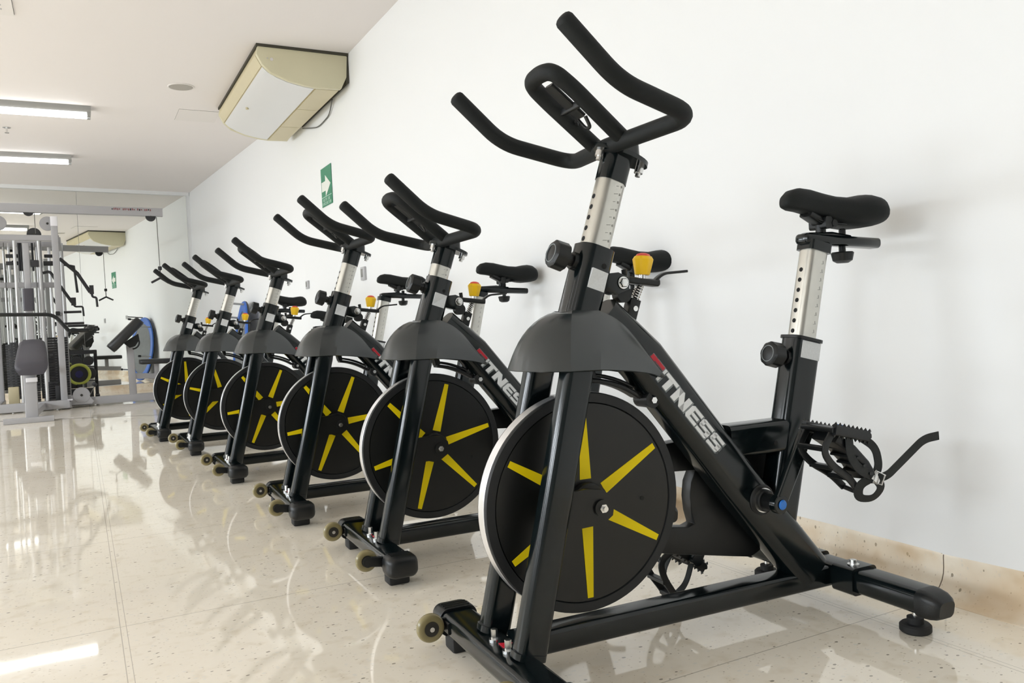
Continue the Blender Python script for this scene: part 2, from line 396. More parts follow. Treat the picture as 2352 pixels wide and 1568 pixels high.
tag(h.build('ceiling_vent', smooth=0), 'white ceiling vent panel cut off at the top left corner', 'vent')
s_ = empty('sprinkler', (-.515, 9.18, CZ)); tag(s_, 'small ceiling sprinkler head between the two lamps', 'sprinkler')
m = MB('steel'); m.cyl((0, 0, -.006), (0, 0, 0), .035, 20); m.build('escutcheon', s_)
m = MB('steel'); m.cyl((0, 0, -.05), (0, 0, -.004), .009, 10); m.cyl((0, 0, -.055), (0, 0, -.05), .02, 12); m.build('head', s_)

# air conditioner under the ceiling, end face profile in (x, z)
ac = empty('air_conditioner', (1.56, 6.97, 2.80)); tag(ac, 'cream ceiling-mounted air conditioner in the corner above the exit sign', 'air conditioner')
A0 = Vector((1.56, 6.97, 2.80))
prof = [(1.235, 2.803), (1.224, 2.744), (1.262, 2.674), (1.323, 2.618), (1.448, 2.573), (1.56, 2.55), (1.66, 2.541), (1.836, 2.546), (1.882, 2.64), (1.893, 2.80)]
def lerp(a, b, t): return a + (b - a) * t
class ABS(MB):
    def build(s, name, parent=None, **k):
        s.v = [tuple(Vector(p) - A0) for p in s.v]; return MB.build(s, name, parent, **k)
y0, y1 = 6.05, 7.88
m = ABS('acbody'); m.prism(prof, y0, y0 + .045); m.build('end_cap', ac, bevel=.006)
m = ABS('acbody'); m.prism(prof, y1 - .045, y1); m.build('end_cap', ac, bevel=.006)
ins = [(1.56 + (x - 1.56) * .985, 2.80 + (z - 2.80) * .965) for x, z in prof]
m = ABS('accream'); m.prism(ins, y0 + .04, y1 - .04); m.build('casing', ac)
def strip(mn, a, b, name, th=.006, ya=y0 + .05, yb=y1 - .05, n=6):
    """a curved strip of the profile between parameters a..b (polyline index units)"""
    pts = []
    for k in range(n + 1):
        t = a + (b - a) * k / n; i = min(int(t), len(prof) - 2); u_ = t - i
        pts.append((lerp(prof[i][0], prof[i + 1][0], u_), lerp(prof[i][1], prof[i + 1][1], u_)))
    inn = [(1.56 + (x - 1.56) * .97, 2.80 + (z - 2.80) * .93) for x, z in reversed(pts)]
    m = ABS(mn); m.prism(pts + inn, ya, yb); return m.build(name, ac)
strip('accream', .95, 2.02, 'outlet_flap')
strip('acpanel', 2.12, 5.80, 'intake_panel')
strip('accream', 5.95, 6.95, 'filter_grille', yb=y0 + .64)
strip('accream', 5.95, 6.95, 'filter_grille', ya=y0 + .65, yb=y0 + 1.25)
strip('accream', 5.95, 6.95, 'filter_grille', ya=y0 + 1.26)
m = ABS('acdark'); m.prism([(1.226, 2.82), (1.226, 2.80), (1.90, 2.80), (1.90, 2.82)], y0 - .004, y1 + .006); m.build('ceiling_gap_shade', ac)  # dark sheet standing in for the shaded gap between unit and ceiling
m = ABS('acdark'); m.prism([(1.885, 2.805), (1.876, 2.61), (1.888, 2.59), (1.899, 2.60), (1.902, 2.805)], y0 + .005, y1 - .4); m.build('wall_gap_strip', ac)  # dark strip along the gap between unit and wall
m = ABS('steel'); m.cyl((1.33, y0 - .003, 2.715), (1.33, y0 + .01, 2.715), .012, 14); m.cyl((1.30, y0 - .003, 2.72), (1.30, y0 + .01, 2.72), .005, 8); m.build('screw', ac)
m = ABS('accream'); m.cyl((1.33, 7.06, 2.606), (1.33, 7.06, 2.622), .012, 12); m.build('sensor', ac)
cb = ABS('cable'); cb.tube(arcpath([(1.878, 6.45, 2.575), (1.892, 6.60, 2.49), (1.892, 6.95, 2.47), (1.885, 7.2, 2.52), (1.865, 7.38, 2.558)], .12), .005, 8); cb.build('power_cable', ac)

# exit sign on the wall: green with arrow and two lines of print
def wx(y): return WN + (K1[0] - WN) * (y - (BY - .1)) / (K1[1] - BY + .1)
sg_ = empty('exit_sign', (wx(6.815) - .004, 6.815, 1.95)); sg_.rotation_euler = (0, 0, .0023); tag(sg_, 'green emergency route sign with a white arrow on the wall', 'sign')
m = MB('sgreen'); m.box((0, 0, 0), (.004, .315, .325)); m.build('board', sg_)
def yz(mn, poly, name, off=-.0035):
    m = MB(mn); m.prism(poly, off - .001, off, 'x'); return m.build(name, sg_, smooth=0)
# +y runs away from the camera (left in the photo): the arrow points to -y
yz('swhite', [(.135, .045), (.02, .045), (.02, .095), (-.135, .005), (.02, -.085), (.02, -.035), (.135, -.035)][::-1], 'arrow')
yz('smint', [(.15, -.082), (-.15, -.082), (-.15, -.089), (.15, -.089)], 'divider_line')
def letters(txt, sx, sz):
    """tiny print in strokes; returns list of rects in unit cells"""
    S = {'R': [(0, 0, .25, 1), (.25, .8, .9, 1), (.25, .42, .9, .6), (.7, .5, .95, .9), (.6, 0, .9, .42)], 'U': [(0, 0, .25, 1), (.7, 0, .95, 1), (.2, 0, .75, .2)],
         'T': [(.35, 0, .6, 1), (0, .8, .95, 1)], 'A': [(0, 0, .25, .9), (.7, 0, .95, .9), (.1, .8, .85, 1), (.2, .4, .75, .58)], 'D': [(0, 0, .25, 1), (.2, .8, .8, 1), (.2, 0, .8, .2), (.7, .15, .95, .85)],
         'E': [(0, 0, .25, 1), (.2, .8, .9, 1), (.2, 0, .9, .2), (.2, .42, .8, .6)], 'V': [(0, .35, .25, 1), (.7, .35, .95, 1), (.15, .15, .8, .4), (.35, 0, .6, .2)],
         'C': [(0, 0, .25, 1), (.2, .8, .9, 1), (.2, 0, .9, .2)], 'I': [(.35, 0, .6, 1)], 'O': [(0, 0, .25, 1), (.7, 0, .95, 1), (.2, .8, .75, 1), (.2, 0, .75, .2)],
         'N': [(0, 0, .25, 1), (.7, 0, .95, 1), (.2, .55, .5, .85), (.45, .2, .75, .5)], ' ': []}
    out = []
    for i, ch in enumerate(txt):
        for a, b, c, d in S[ch]: out.append((i * sx * 1.15 + a * sx, b * sz, i * sx * 1.15 + c * sx, d * sz))
    return out, len(txt) * sx * 1.15
def print_line(txt, yc, z, wid, hgt, name):
    sx = wid / (len(txt) * 1.15); R, W_ = letters(txt, sx, hgt); m = MB('smint')
    for a, b, c, d in R: m.box((-.004, yc + W_ / 2 - (a + c) / 2, z + (b + d) / 2), (.001, (c - a), (d - b)))
    m.build(name, sg_, smooth=0)
print_line('RUTA DE', 0, -.122, .22, .024, 'print_line')
print_line('EVACUACION', 0, -.153, .27, .024, 'print_line')
for y, z, w_, h_, lab in ((7.61, 1.168, .09, .075, 'small grey socket plate on the white wall below the exit sign, farther one'), (5.93, 1.15, .095, .10, 'small grey switch box on the wall just right of the third spin bike post')):
    r = empty('socket_plate', (wx(y) - .0005, y, z)); tag(r, lab, 'socket', 'wall sockets')
    m = MB('plate'); m.box((-.008, 0, 0), (.016, w_, h_)); m.build('plate', r, bevel=.003)
    m = MB('mark'); m.box((-.0175, .012, .004), (.003, w_ * .4, h_ * .6)); m.build('switch', r)

# ------------------------------------------------------------------ the spin bike (x = front to rear, +y = aisle-camera side, z up)
FW = (0.200, 0.35); FR = .235
TLT = math.radians(18.5); AX = Vector((math.sin(TLT), 0, math.cos(TLT))); AXn = Vector((math.cos(TLT), 0, -math.sin(TLT)))
P0 = Vector((.250, 0, .88))            # a point of the handlebar post axis, at the sleeve mouth
STL = math.radians(13.2); SX = Vector((math.sin(STL), 0, math.cos(STL))); SXn = Vector((math.cos(STL), 0, -math.sin(STL)))
S0 = Vector((.835, 0, .665))           # seat post axis at its sleeve mouth
LETS = {  # block letters as quads in a unit cell
 'F': [[(0, 0), (.32, 0), (.32, 1), (0, 1)], [(.3, .76), (1, .76), (1, 1), (.3, 1)], [(.3, .38), (.85, .38), (.85, .60), (.3, .60)]],
 'I': [[(0, 0), (.34, 0), (.34, 1), (0, 1)]],
 'T': [[(.33, 0), (.67, 0), (.67, .8), (.33, .8)], [(0, .76), (1, .76), (1, 1), (0, 1)]],
 'N': [[(0, 0), (.3, 0), (.3, 1), (0, 1)], [(.7, 0), (1, 0), (1, 1), (.7, 1)], [(.0, 1), (.62, 0), (1, 0), (.38, 1)]],
 'E': [[(0, .14), (.14, 0), (.32, 0), (.32, 1), (.14, 1), (0, .86)], [(.3, .77), (1, .77), (1, 1), (.3, 1)], [(.3, .39), (.92, .39), (.92, .6), (.3, .6)], [(.3, 0), (1, 0), (1, .23), (.3, .23)]],
 'S': [[(.12, .78), (1, .78), (1, 1), (.12, 1), (0, .9)], [(0, .46), (.3, .46), (.3, .92), (0, .9)], [(.05, .40), (.95, .40), (.95, .61), (.05, .61)], [(.7, .12), (1, .12), (1, .55), (.7, .55)], [(0, 0), (.88, 0), (1, .12), (1, .22), (0, .22)]]}
def word(parent, txt, org, t, n, y, hgt, wds, name, mat_, off, grow=0.0, shear=.12):
    m = BB(mat_); x = 0
    for ch in txt:
        w_ = wds.get(ch, 1.0) * hgt
        for q in LETS[ch]:
            cx = sum(p[0] for p in q) / len(q); cy = sum(p[1] for p in q) / len(q)
            pts = []
            for u_, v_ in q:
                if grow: u_ += grow * (1 if u_ > cx else -1) / wds.get(ch, 1.0); v_ += grow * (1 if v_ > cy else -1)
                P_ = org + t * (x + u_ * w_ + v_ * hgt * shear) + n * (v_ * hgt); pts.append((P_.x, P_.z))
            m.prism(pts, y, y + off)
        x += w_ * 1.10 if ch != 'I' else w_ * .50
    return m.build(name, parent, smooth=0), x

def make_bike():
    R = empty('spin_bike')
    # ---- floor frame
    fs = BB('paint'); fs.sweep([(-.012, -.262, .063), (-.012, .262, .063)], rrect(.078, .046, .012), up=(0, 0, 1)); fs = fs.build('front_stabilizer', R)
    for s in (-1, 1):
        c = BB('plastic'); path = [(-.010, s * (.235 + a), .060) for a in (0, .012, .040, .056, .064, .068)]
        c.sweep(path, rrect(.094, .064, .022, 5), scale=[.97, 1, 1, .92, .78, .5])
        for k in range(3): c.box((-.010, s * (.246 + k * .013), .0915), (.060, .004, .0022))
        c.build('end_cap', fs)
        c = BB('rubber'); c.box((-.010, s * .225, .018), (.062, .055, .036)); c.build('rubber_foot', fs, bevel=.006)
    for s in (-1, 1):
        w = BB('wheelpu', 'hub', 'steel'); cy = s * .200; c0 = (-.092, cy, .071)
        w.sweep([(c0[0] + .021 * math.cos(a), cy, c0[2] + .021 * math.sin(a)) for a in [2 * PI * k / 32 for k in range(32)]], rrect(.022, .020, .008, 4), up=(0, 1, 0), closed=True, track=False)
        w.use(1).cyl((c0[0], cy - .009, c0[2]), (c0[0], cy + .0115, c0[2]), .0165, 24); w.use(2).cyl((c0[0], cy - .013, c0[2]), (c0[0], cy + .0145, c0[2]), .0055, 12)
        w.build('transport_wheel', R)
        b = BB('plastic'); oy = s * .218
        b.sweep([(-.02, oy, .062), (-.085, oy, .071)], rrect(.010, .030, .004)); b.cyl((-.092, oy - .005, .071), (-.092, oy + .005, .071), .015, 16)
        b.sweep([(-.045, oy, .063), (-.045, oy - s * .03, .063)], rrect(.02, .026, .004)); b.build('wheel_bracket', R)
    bt = BB('paint'); bt.sweep([(.02, 0, .077), (.90, 0, .077)], rrect(.062, .050, .010)); bt.build('base_tube', R)
    bl = BB('steel', 'red')
    for x, y in ((-.015, -.019), (-.015, .048)): bl.cyl((x, y, .086), (x, y, .112), .007, 6); bl.cyl((x, y, .086), (x, y, .092), .012, 14)
    bl.use(1).prism([(-.014, -.002), (.012, .010), (-.015, .028)], .0865, .088, 'z'); bl.build('floor_bolts', R)
    rs = BB('paint'); rs.sweep([(.905, -.285, .082), (.905, .285, .082)], rrect(.072, .056, .016)); rs = rs.build('rear_stabilizer', R)
    for s in (-1, 1):
        c = BB('plastic'); c.sweep([(.905, s * (.270 + a), .080 - max(0, a - .015) * .15) for a in (0, .010, .030, .044, .052)], rrect(.078, .062, .020, 5), scale=[1, 1, .93, .78, .6]); c.build('end_cap', rs)
        c = BB('paint'); c.sweep([(.903, s * .042, .082), (.903, s * .105, .082)], rrect(.082, .066, .012)); c.build('mounting_collar', rs)
        c = BB('steel'); c.cyl((.895, s * .08, .112), (.895, s * .08, .128), .008, 8); c.cyl((.895, s * .08, .112), (.895, s * .08, .118), .014, 14); c.build('bolt', rs)
        c = BB('rubber', 'steel'); c.cyl((.91, s * .237, .0), (.91, s * .237, .020), .034, 28, bev=.004); c.cyl((.91, s * .237, .018), (.91, s * .237, .034), .018, 20); c.use(1).cyl((.91, s * .237, .03), (.91, s * .237, .06), .007, 10)
        c.build('leveling_foot', R)
    # ---- fork legs
    for s in (-1, 1):
        l = BB('paint'); l.sweep([(.012, s * .084, .080), (.146, s * .083, .624), (.150, s * .080, .642)], rrect(.046, .064, .014, 5), up=(1, 0, 0)); l = l.build('fork_leg', R)
        w_ = BB('paint'); w_.sweep([(.010, s * .084, .082), (.013, s * .084, .094)], rrect(.050, .068, .016, 5), up=(1, 0, 0)); w_.build('weld_collar', l)
        b = BB('disc', 'steel'); yb = s * .066
        b.prism([(.07, .385), (.165, .392), (.205, .386), (.228, .37), (.232, .35), (.228, .33), (.205, .315), (.12, .312), (.05, .318)], yb - .004, yb + .004)
        b.cyl((.2, yb, .35), (.2, yb + s * .010, .35), .017, 20)
        b.use(1).cyl((.2, yb + s * .010, .35), (.2, yb + s * .017, .35), .0095, 6); b.cyl((.2, yb + s * .010, .35), (.2, yb + s * .024, .35), .0055, 12)
        b.build('axle_bracket', R)
    # ---- flywheel (own origin: it can turn)
    fw = BB('disc', 'ring', 'silver', 'yellow', 'hole'); cx, cz = FW; ya, yb = -.032, .012; n = 96
    def ringp(r, y): return [(cx + r * math.cos(2 * PI * k / n), y, cz + r * math.sin(2 * PI * k / n)) for k in range(n)]
    def disc(r, y): o = len(fw.v); fw.add(ringp(r, y) + [(cx, y, cz)], [(k, (k + 1) % n, n) for k in range(n)])
    def ann(r1, y1, r2, y2): fw.add(ringp(r1, y1) + ringp(r2, y2), [(k, (k + 1) % n, n + (k + 1) % n, n + k) for k in range(n)])
    for sgn, yo in ((1, yb), (-1, ya)):
        fw.use(0); disc(FR - .024, yo - sgn * .002); ann(FR - .024, yo - sgn * .002, FR - .0225, yo - sgn * .005)
        fw.use(1); ann(FR - .0225, yo - sgn * .005, FR - .021, yo); ann(FR - .021, yo, FR - .002, yo); ann(FR - .002, yo, FR, yo - sgn * .004)
    fw.use(1); ann(FR, yb - .004, FR, yb - .010); ann(FR, ya + .004, FR, ya + .006)
    fw.use(2); ann(FR, yb - .010, FR + .0005, yb - .011); ann(FR + .0005, yb - .011, FR + .0005, ya + .007); ann(FR + .0005, ya + .007, FR, ya + .006)
    fw.use(3)
    for k in range(6):
        a = math.radians(90 + 60 * k); u_ = Vector((math.cos(a), 0, math.sin(a))); w_ = Vector((-math.sin(a), 0, math.cos(a))); c0 = Vector((cx, 0, cz))
        q = [c0 + u_ * .050 - w_ * .0135, c0 + u_ * .205 - w_ * .0068, c0 + u_ * .205 + w_ * .0068, c0 + u_ * .050 + w_ * .0135]
        fw.prism([(p.x, p.z) for p in q], yb - .002, yb - .0008)
        fw.prism([(p.x, p.z) for p in q], ya + .0008, ya + .002)
    fw.use(4)
    for a in (0, 120, 240): a = math.radians(a - 4); fw.cyl((cx + .142 * math.cos(a), yb - .002, cz + .142 * math.sin(a)), (cx + .142 * math.cos(a), yb - .0012, cz + .142 * math.sin(a)), .005, 12)
    fw.use(0); fw.cyl((cx, yb - .003, cz), (cx, yb + .020, cz), .044, 32, bev=.004); fw.cyl((cx, ya - .020, cz), (cx, ya + .003, cz), .044, 32, bev=.004); fw.cyl((cx, -.062, cz), (cx, .062, cz), .012, 16)
    fw.build('flywheel', R, origin=(cx, 0, cz), smooth=25)
    # ---- head tube (sleeve) with base of the sticker
    hd = BB('paint'); a = P0 - AX * .245; b = P0 + AX * .012
    hd.sweep([a, P0 - AX * .12, P0, b], rrect(.076, .080, .026, 6), up=(1, 0, 0), track=False); hd = hd.build('head_tube', R)
    h2 = BB('hole'); q = P0 - AX * .028 + AXn * .012; h2.cyl((q.x, .0375, q.z), (q.x, .0386, q.z), .006, 12); h2.build('pin_hole', hd)
    st = BB('sticker'); q = P0 - AX * .0605 + AXn * .005
    st.add([q + AX * a_ + AXn * b_ + Vector((0, y_, 0)) for a_, b_, y_ in ((-.021, -.021, .0376), (-.021, .021, .0376), (.021, .021, .0376), (.021, -.021, .0376), (-.021, -.021, .0386), (-.021, .021, .0386), (.021, .021, .0386), (.021, -.021, .0448))],
           [(0, 3, 2, 1), (4, 5, 6, 7), (0, 1, 5, 4), (1, 2, 6, 5), (2, 3, 7, 6), (3, 0, 4, 7)]); st = st.build('sticker', hd, smooth=0); st['label'] = 'square pale sticker'
    # ---- shroud over the fork crown
    def cr_(P, n_):                       # Catmull-Rom through P, n_ points per span
        P = [Vector(p) for p in P]; Q = [P[0] * 2 - P[1]] + P + [P[-1] * 2 - P[-2]]; out = []
        for i in range(1, len(Q) - 2):
            for k in range(n_):
                t = k / n_; a_, b_, c_, d_ = Q[i - 1:i + 3]
                out.append(((b_ * 2) + (c_ - a_) * t + (a_ * 2 - b_ * 5 + c_ * 4 - d_) * t * t + (b_ * 3 - a_ - c_ * 3 + d_) * t ** 3) * .5)
        return out + [P[-1]]
    tf = cr_([(.166, 0, .757), (.163, .020, .758), (.170, .0395, .760)], 6); bf = cr_([(.047, 0, .641), (.052, .040, .641), (.078, .082, .640), (.120, .112, .639)], 4)
    tm = [Vector((.170 + .063 * k / 4, .0395 + .0035 * k / 4, .760 - .003 * k / 4)) for k in range(5)]; bm_ = [Vector((.120 + .066 * k / 4, .112 + .004 * k / 4, .639 - .001 * k / 4)) for k in range(5)]
    tsd = cr_([(.233, .043, .757), (.275, .0435, .737), (.315, .0435, .703), (.352, .0435, .659), (.386, .0435, .610)], 3); bs = cr_([(.186, .116, .638), (.240, .099, .633), (.294, .081, .626), (.345, .063, .617), (.388, .047, .604)], 3)
    top = tf + tm[1:] + tsd[1:]; bot = bf + bm_[1:] + bs[1:]
    sh = BB('shroud'); rows = 10; NF = len(tf)
    G = []
    for ix, (t, b_) in enumerate(zip(top, bot)):
        fr = max(0, 1 - ix / (NF + 3)) ** .8; row = []
        for k in range(rows + 1):
            u_ = k / rows; p = t * (1 - u_) + b_ * u_; bu = math.sin(PI * u_ ** .8)
            d = Vector((p.x - .20, p.y, .06)).normalized() if ix < NF + 4 else Vector((0, 1, .5)).normalized()
            row.append(p + d * bu * (.024 * fr + .006))
        G.append(row)
    full = [[Vector((p.x, -p.y, p.z)) for p in g_] for g_ in reversed(G[1:])] + G
    vs = [p for g_ in full for p in g_]; w_ = rows + 1
    fs_ = [(i * w_ + k, (i + 1) * w_ + k, (i + 1) * w_ + k + 1, i * w_ + k + 1) for i in range(len(full) - 1) for k in range(rows)]
    nv = len(vs); cen = Vector((.20, 0, .62))
    def inw(p): d = Vector((cen.x, 0, cen.z - .05)) - p; return p + d.normalized() * .004
    vs2 = [inw(p) for p in vs]
    fs2 = [tuple(i + nv for i in reversed(f_)) for f_ in fs_]
    rim = []
    m_ = len(full)
    for i in range(m_ - 1):
        a_, b_ = i * w_ + rows, (i + 1) * w_ + rows; rim.append((a_, b_, b_ + nv, a_ + nv)); a_, b_ = i * w_, (i + 1) * w_; rim.append((b_, a_, a_ + nv, b_ + nv))
    for k in range(rows):
        rim.append((k, k + 1, k + 1 + nv, k + nv)); q_ = (m_ - 1) * w_; rim.append((q_ + k + 1, q_ + k, q_ + k + nv, q_ + k + 1 + nv))
    sh.add(vs + vs2, fs_ + fs2 + rim); sh.build('shroud', R, smooth=13)
    # ---- down tube with lettering
    td = Vector((.655, 0, -.755)).normalized(); nd = Vector((.755, 0, .655)).normalized()
    dt = BB('paint'); dt.sweep([Vector((.255, 0, .745)), Vector((.36, 0, .645)), Vector((.60, 0, .352)), Vector((.822, 0, .095))], rrect(.083, .106, .030, 6), up=nd, scale=[.92, 1, 1, 1]); dt = dt.build('down_tube', R)
    org = Vector((.338, 0, .640)); tt = Vector((.649, 0, -.761)).normalized(); nn = Vector((.761, 0, .649)).normalized(); H_ = .033
    wd = {'F': 1.35, 'I': .62, 'T': 1.25, 'N': 1.5, 'E': 1.2, 'S': 1.2}
    yl = .0418
    word(dt, 'F', org, tt, nn, yl, H_, wd, 'lettering', 'red', .0012)[0]['label'] = 'red letter F'
    x0 = 1.35 * H_ * 1.06
    word(dt, 'ITNESS', org + tt * x0, tt, nn, yl, H_, wd, 'lettering', 'white', .0012)[0]['label'] = 'white lettering'
    word(dt, 'FITNESS', org + tt * .001, tt, nn, yl - .001, H_, wd, 'letter_outline', 'grey', .0012, grow=.055)
    # ---- cross tube, seat tube
    ct = BB('paint', 'hole'); ct.sweep([(.58, 0, .439), (.775, 0, .439)], rrect(.060, .078, .012)); ct.use(1).cyl((.712, .0301, .425), (.712, .0308, .425), .006, 14); ct.build('cross_tube', R)
    sb = BB('paint'); sb.sweep([S0 - SX * .50, S0 - SX * .0], rrect(.062, .086, .018, 5), up=(1, 0, 0), track=False); sb = sb.build('seat_tube', R)
    c = BB('plastic'); c.sweep([S0 - SX * .003, S0 + SX * .004], rrect(.070, .094, .020, 5), up=(1, 0, 0), track=False); c.build('tube_collar', sb)
    c = BB('sticker'); q = S0 - SX * .027 + SXn * .004
    c.add([q + SX * a_ + SXn * b_ + Vector((0, y_, 0)) for y_ in (.0312, .032) for a_, b_ in ((-.021, -.030), (-.021, .030), (.021, .030), (.021, -.030))], [(0, 3, 2, 1), (4, 5, 6, 7), (0, 1, 5, 4), (1, 2, 6, 5), (2, 3, 7, 6), (3, 0, 4, 7)]); c = c.build('sticker', sb, smooth=0); c['label'] = 'white notice sticker'
    # ---- chain guard on the far side
    def arc(c, r, a0, a1, n_=14): return [(c[0] + r * math.cos(math.radians(a0 + (a1 - a0) * k / n_)), c[1] + r * math.sin(math.radians(a0 + (a1 - a0) * k / n_))) for k in range(n_ + 1)]
    outer = arc((.645, .285), .150, 95, -75, 22) + [(.62, .152), (.44, .187), (.33, .215)] + arc((.2, .35), .075, 250, 100, 10) + [(.30, .438), (.40, .440), (.52, .448)]
    hole = [(.425, .378), (.425, .252), (.500, .240), (.520, .246), (.512, .275), (.509, .31), (.514, .345), (.528, .372)]
    cg = BB('plastic'); cg.prism(outer, -.075, -.040, holes=(hole[::-1],)); cg.build('chain_guard', R, bevel=.004)
    cg = BB('plastic'); cg.cyl((.655, -.09, .30), (.655, -.07, .30), .095, 40, bev=.006); cg.build('sprocket_cover', R)
    # ---- crank and pedals
    bb = Vector((.652, 0, .300))
    ax = BB('steel', 'plastic'); ax.cyl(bb + Vector((0, -.095, 0)), bb + Vector((0, .095, 0)), .010, 16); ax.cyl(bb + Vector((0, .040, 0)), bb + Vector((0, .050, 0)), .0285, 32); ax.use(1).cyl(bb + Vector((0, .040, 0)), bb + Vector((0, .046, 0)), .036, 32, bev=.003); ax.cyl(bb + Vector((0, .040, 0)), bb + Vector((0, .060, 0)), .026, 28, bev=.003); ax.cyl(bb + Vector((0, .06, 0)), bb + Vector((0, .088, 0)), .018, 20); ax.build('bottom_bracket', R)
    ca = math.radians(63)
    for s in (1, -1):
        d = Vector((math.cos(ca), 0, math.sin(ca))) * s; y = .098 * s; E_ = bb + d * .182
        c = BB('paint', 'blue', 'steel'); c.sweep([bb + Vector((0, y, 0)), bb + d * .09 + Vector((0, y + .004 * s, 0)), E_ + Vector((0, y + .010 * s, 0))], rrect(.018, .038, .006), up=(1, 0, 0) , scale=[.95, 1.0, .95])
        c.cyl(bb + Vector((0, y - .010 * s, 0)), bb + Vector((0, y + .010 * s, 0)), .022, 22, bev=.002); c.cyl(E_ + Vector((0, y - .0 * s, 0)), E_ + Vector((0, y + .018 * s, 0)), .016, 18)
        c.use(1).cyl(bb + Vector((0, y + .009 * s, 0)), bb + Vector((0, y + .015 * s, 0)), .0115, 20, bev=.003); c.build('crank', R, origin=bb)
        # pedal: plates with studs, cage hanging below, strap
        yp = y + s * .068; pc = E_ + Vector((0, yp, 0)) + Vector((.028 if s > 0 else -.006, 0, .0)); tilt = math.radians(-14 if s > 0 else -38)
        Mx = Matrix.Rotation(-tilt, 3, 'Y')
        def T(x, yy, z): return pc + Mx @ Vector((x, yy * s, z))
        p = BB('plastic', 'steel', 'blue')
        for yy in (-.044, .044): p.sweep([T(-.052, yy, 0), T(.052, yy, 0)], rrect(.012, .024, .004))
        for xx in (-.050, -.024, .024, .050): p.sweep([T(xx, -.046, 0), T(xx, .046, 0)], rrect(.011, .022, .003), up=(1, 0, 0))
        p.sweep([T(0, -.05, 0), T(0, .046, 0)], rrect(.020, .020, .006), up=(1, 0, 0))
        for k in range(9):
            for yy in (-.046, .046):
                for zz_ in (.0135, -.0135): p.add([T(-.052 + k * .013 - .003, yy - .003, zz_ * .85), T(-.052 + k * .013 + .003, yy - .003, zz_ * .85), T(-.052 + k * .013 + .003, yy + .003, zz_ * .85), T(-.052 + k * .013 - .003, yy + .003, zz_ * .85), T(-.052 + k * .013, yy, zz_ * 1.35)], [(0, 1, 4), (1, 2, 4), (2, 3, 4), (3, 0, 4), (0, 3, 2, 1)])
        p.use(0)
        if s > 0:
            p.sweep([T(-.030, 0, -.016), T(.020, .004, -.034), T(.062, .010, -.062), T(.084, .016, -.088)], rrect(.078, .022, .006), up=(0, 0, 1))
            for k in range(4): p.sweep([T(.004 + k * .021, -.028 + k * .002, -.036 - k * .0145), T(.004 + k * .021, .048 + k * .002, -.036 - k * .0145)], rrect(.006, .010, .002), up=(1, 0, 0))
        p.use(2).cyl(T(.006, .0, .010), T(.006, .0, .016), .010, 12)
        p = p.build('pedal', R, origin=E_)
        # toe cage: hangs under the pedal, opening rearward
        tc_ = BB('plastic')
        for yy in (-.036, .036):
            tc_.sweep(arcpath([T(-.05, yy, -.008), T(-.068, yy, -.050), T(-.030, yy * .9, -.078), T(.030, yy * .7, -.096), T(.070, yy * .55, -.120)], .03), rrect(.017, .006, .002), up=(0, 1, 0))
        tc_.sweep(arcpath([T(.070, -.020, -.120), T(.098, 0, -.128), T(.070, .020, -.120)], .02), rrect(.014, .010, .003), up=(0, 0, 1))
        tc_.sweep([T(-.066, -.036, -.045), T(-.066, .036, -.045)], rrect(.012, .012, .003)); tc_.sweep([T(-.02, -.034, -.082), T(-.02, .034, -.082)], rrect(.020, .010, .003)); tc_.sweep([T(.03, -.025, -.097), T(.03, .025, -.097)], rrect(.022, .012, .003))
        tc_.build('toe_cage', p, origin=E_).location = (0, 0, 0)
        # strap loop from the plate round the cage, with a free end
        sp_ = BB('strap', 'steel')
        if s > 0:
            sp_.sweep(arcpath([T(.046, .03, -.004), T(.085, .040, -.020), T(.096, .046, -.060), T(.088, .046, -.084), T(.06, .03, -.110), T(.075, .02, -.140), T(.112, .03, -.135), T(.118, .045, -.105), T(.088, .048, -.088)], .022), rrect(.020, .0030, .001), up=(0, 1, 0))
            sp_.sweep(arcpath([T(-.006, .044, -.008), T(-.0, .050, -.05), T(.03, .05, -.075), T(.088, .048, -.086)], .03), rrect(.022, .0030, .001), up=(0, 1, 0))
            sp_.sweep(arcpath([T(.086, .050, -.090), T(.110, .060, -.078), T(.195, .072, .018), T(.232, .080, .032)], .03), rrect(.020, .0026, .001), up=(.3, 1, 0))
            sp_.use(1).sweep([T(.082, .050, -.096), T(.092, .050, -.075)], rrect(.026, .008, .002), up=(0, 1, 0)); sp_.tube([T(.075, .052, -.100), T(.096, .060, -.100), T(.100, .062, -.078), T(.080, .056, -.072)], .0025, 6, closed=True)
        else:
            sp_.sweep(arcpath([T(.01, -.044, -.006), T(.02, -.052, -.06), T(.045, .0, -.105), T(.02, .050, -.06), T(.01, .044, -.006)], .03), rrect(.020, .003, .001), up=(1, 0, 0))
        sp_.build('strap', p, origin=E_).location = (0, 0, 0)
    # ---- handlebar post and bars (moved as a set along the post when the height is set)
    Rt = P0 + AX * .222          # under side of the clamp plate
    ps = BB('chrome', 'paint', 'mark', 'hole'); ps.sweep([P0 - AX * .05, Rt - AX * .058], rrect(.050, .064, .021, 6), up=(1, 0, 0), track=False)
    ps.use(1).sweep([Rt - AX * .060, Rt], rrect(.053, .067, .022, 6), up=(1, 0, 0), track=False)
    ps.use(2)
    for k in range(10):
        q = P0 + AX * (.012 + k * .0175) + AXn * .006; ps.box((q.x, .0252, q.z), (.010 if k % 2 else .006, .0006, .0013))
        q2 = q + AXn * .006; ps.box((q2.x + .004, .0252, q2.z), (.003, .0006, .005))
    ps.use(3)
    for k in range(6):
        q = P0 + AX * (.0 + k * .024) - AXn * .0321; ps.cyl(q, q - AXn * .0008, .0055, 12)
    ps.build('handlebar_post', R)
    clp = BB('paint'); pr_ = []
    cp = Rt + AX * .005 + AXn * .010
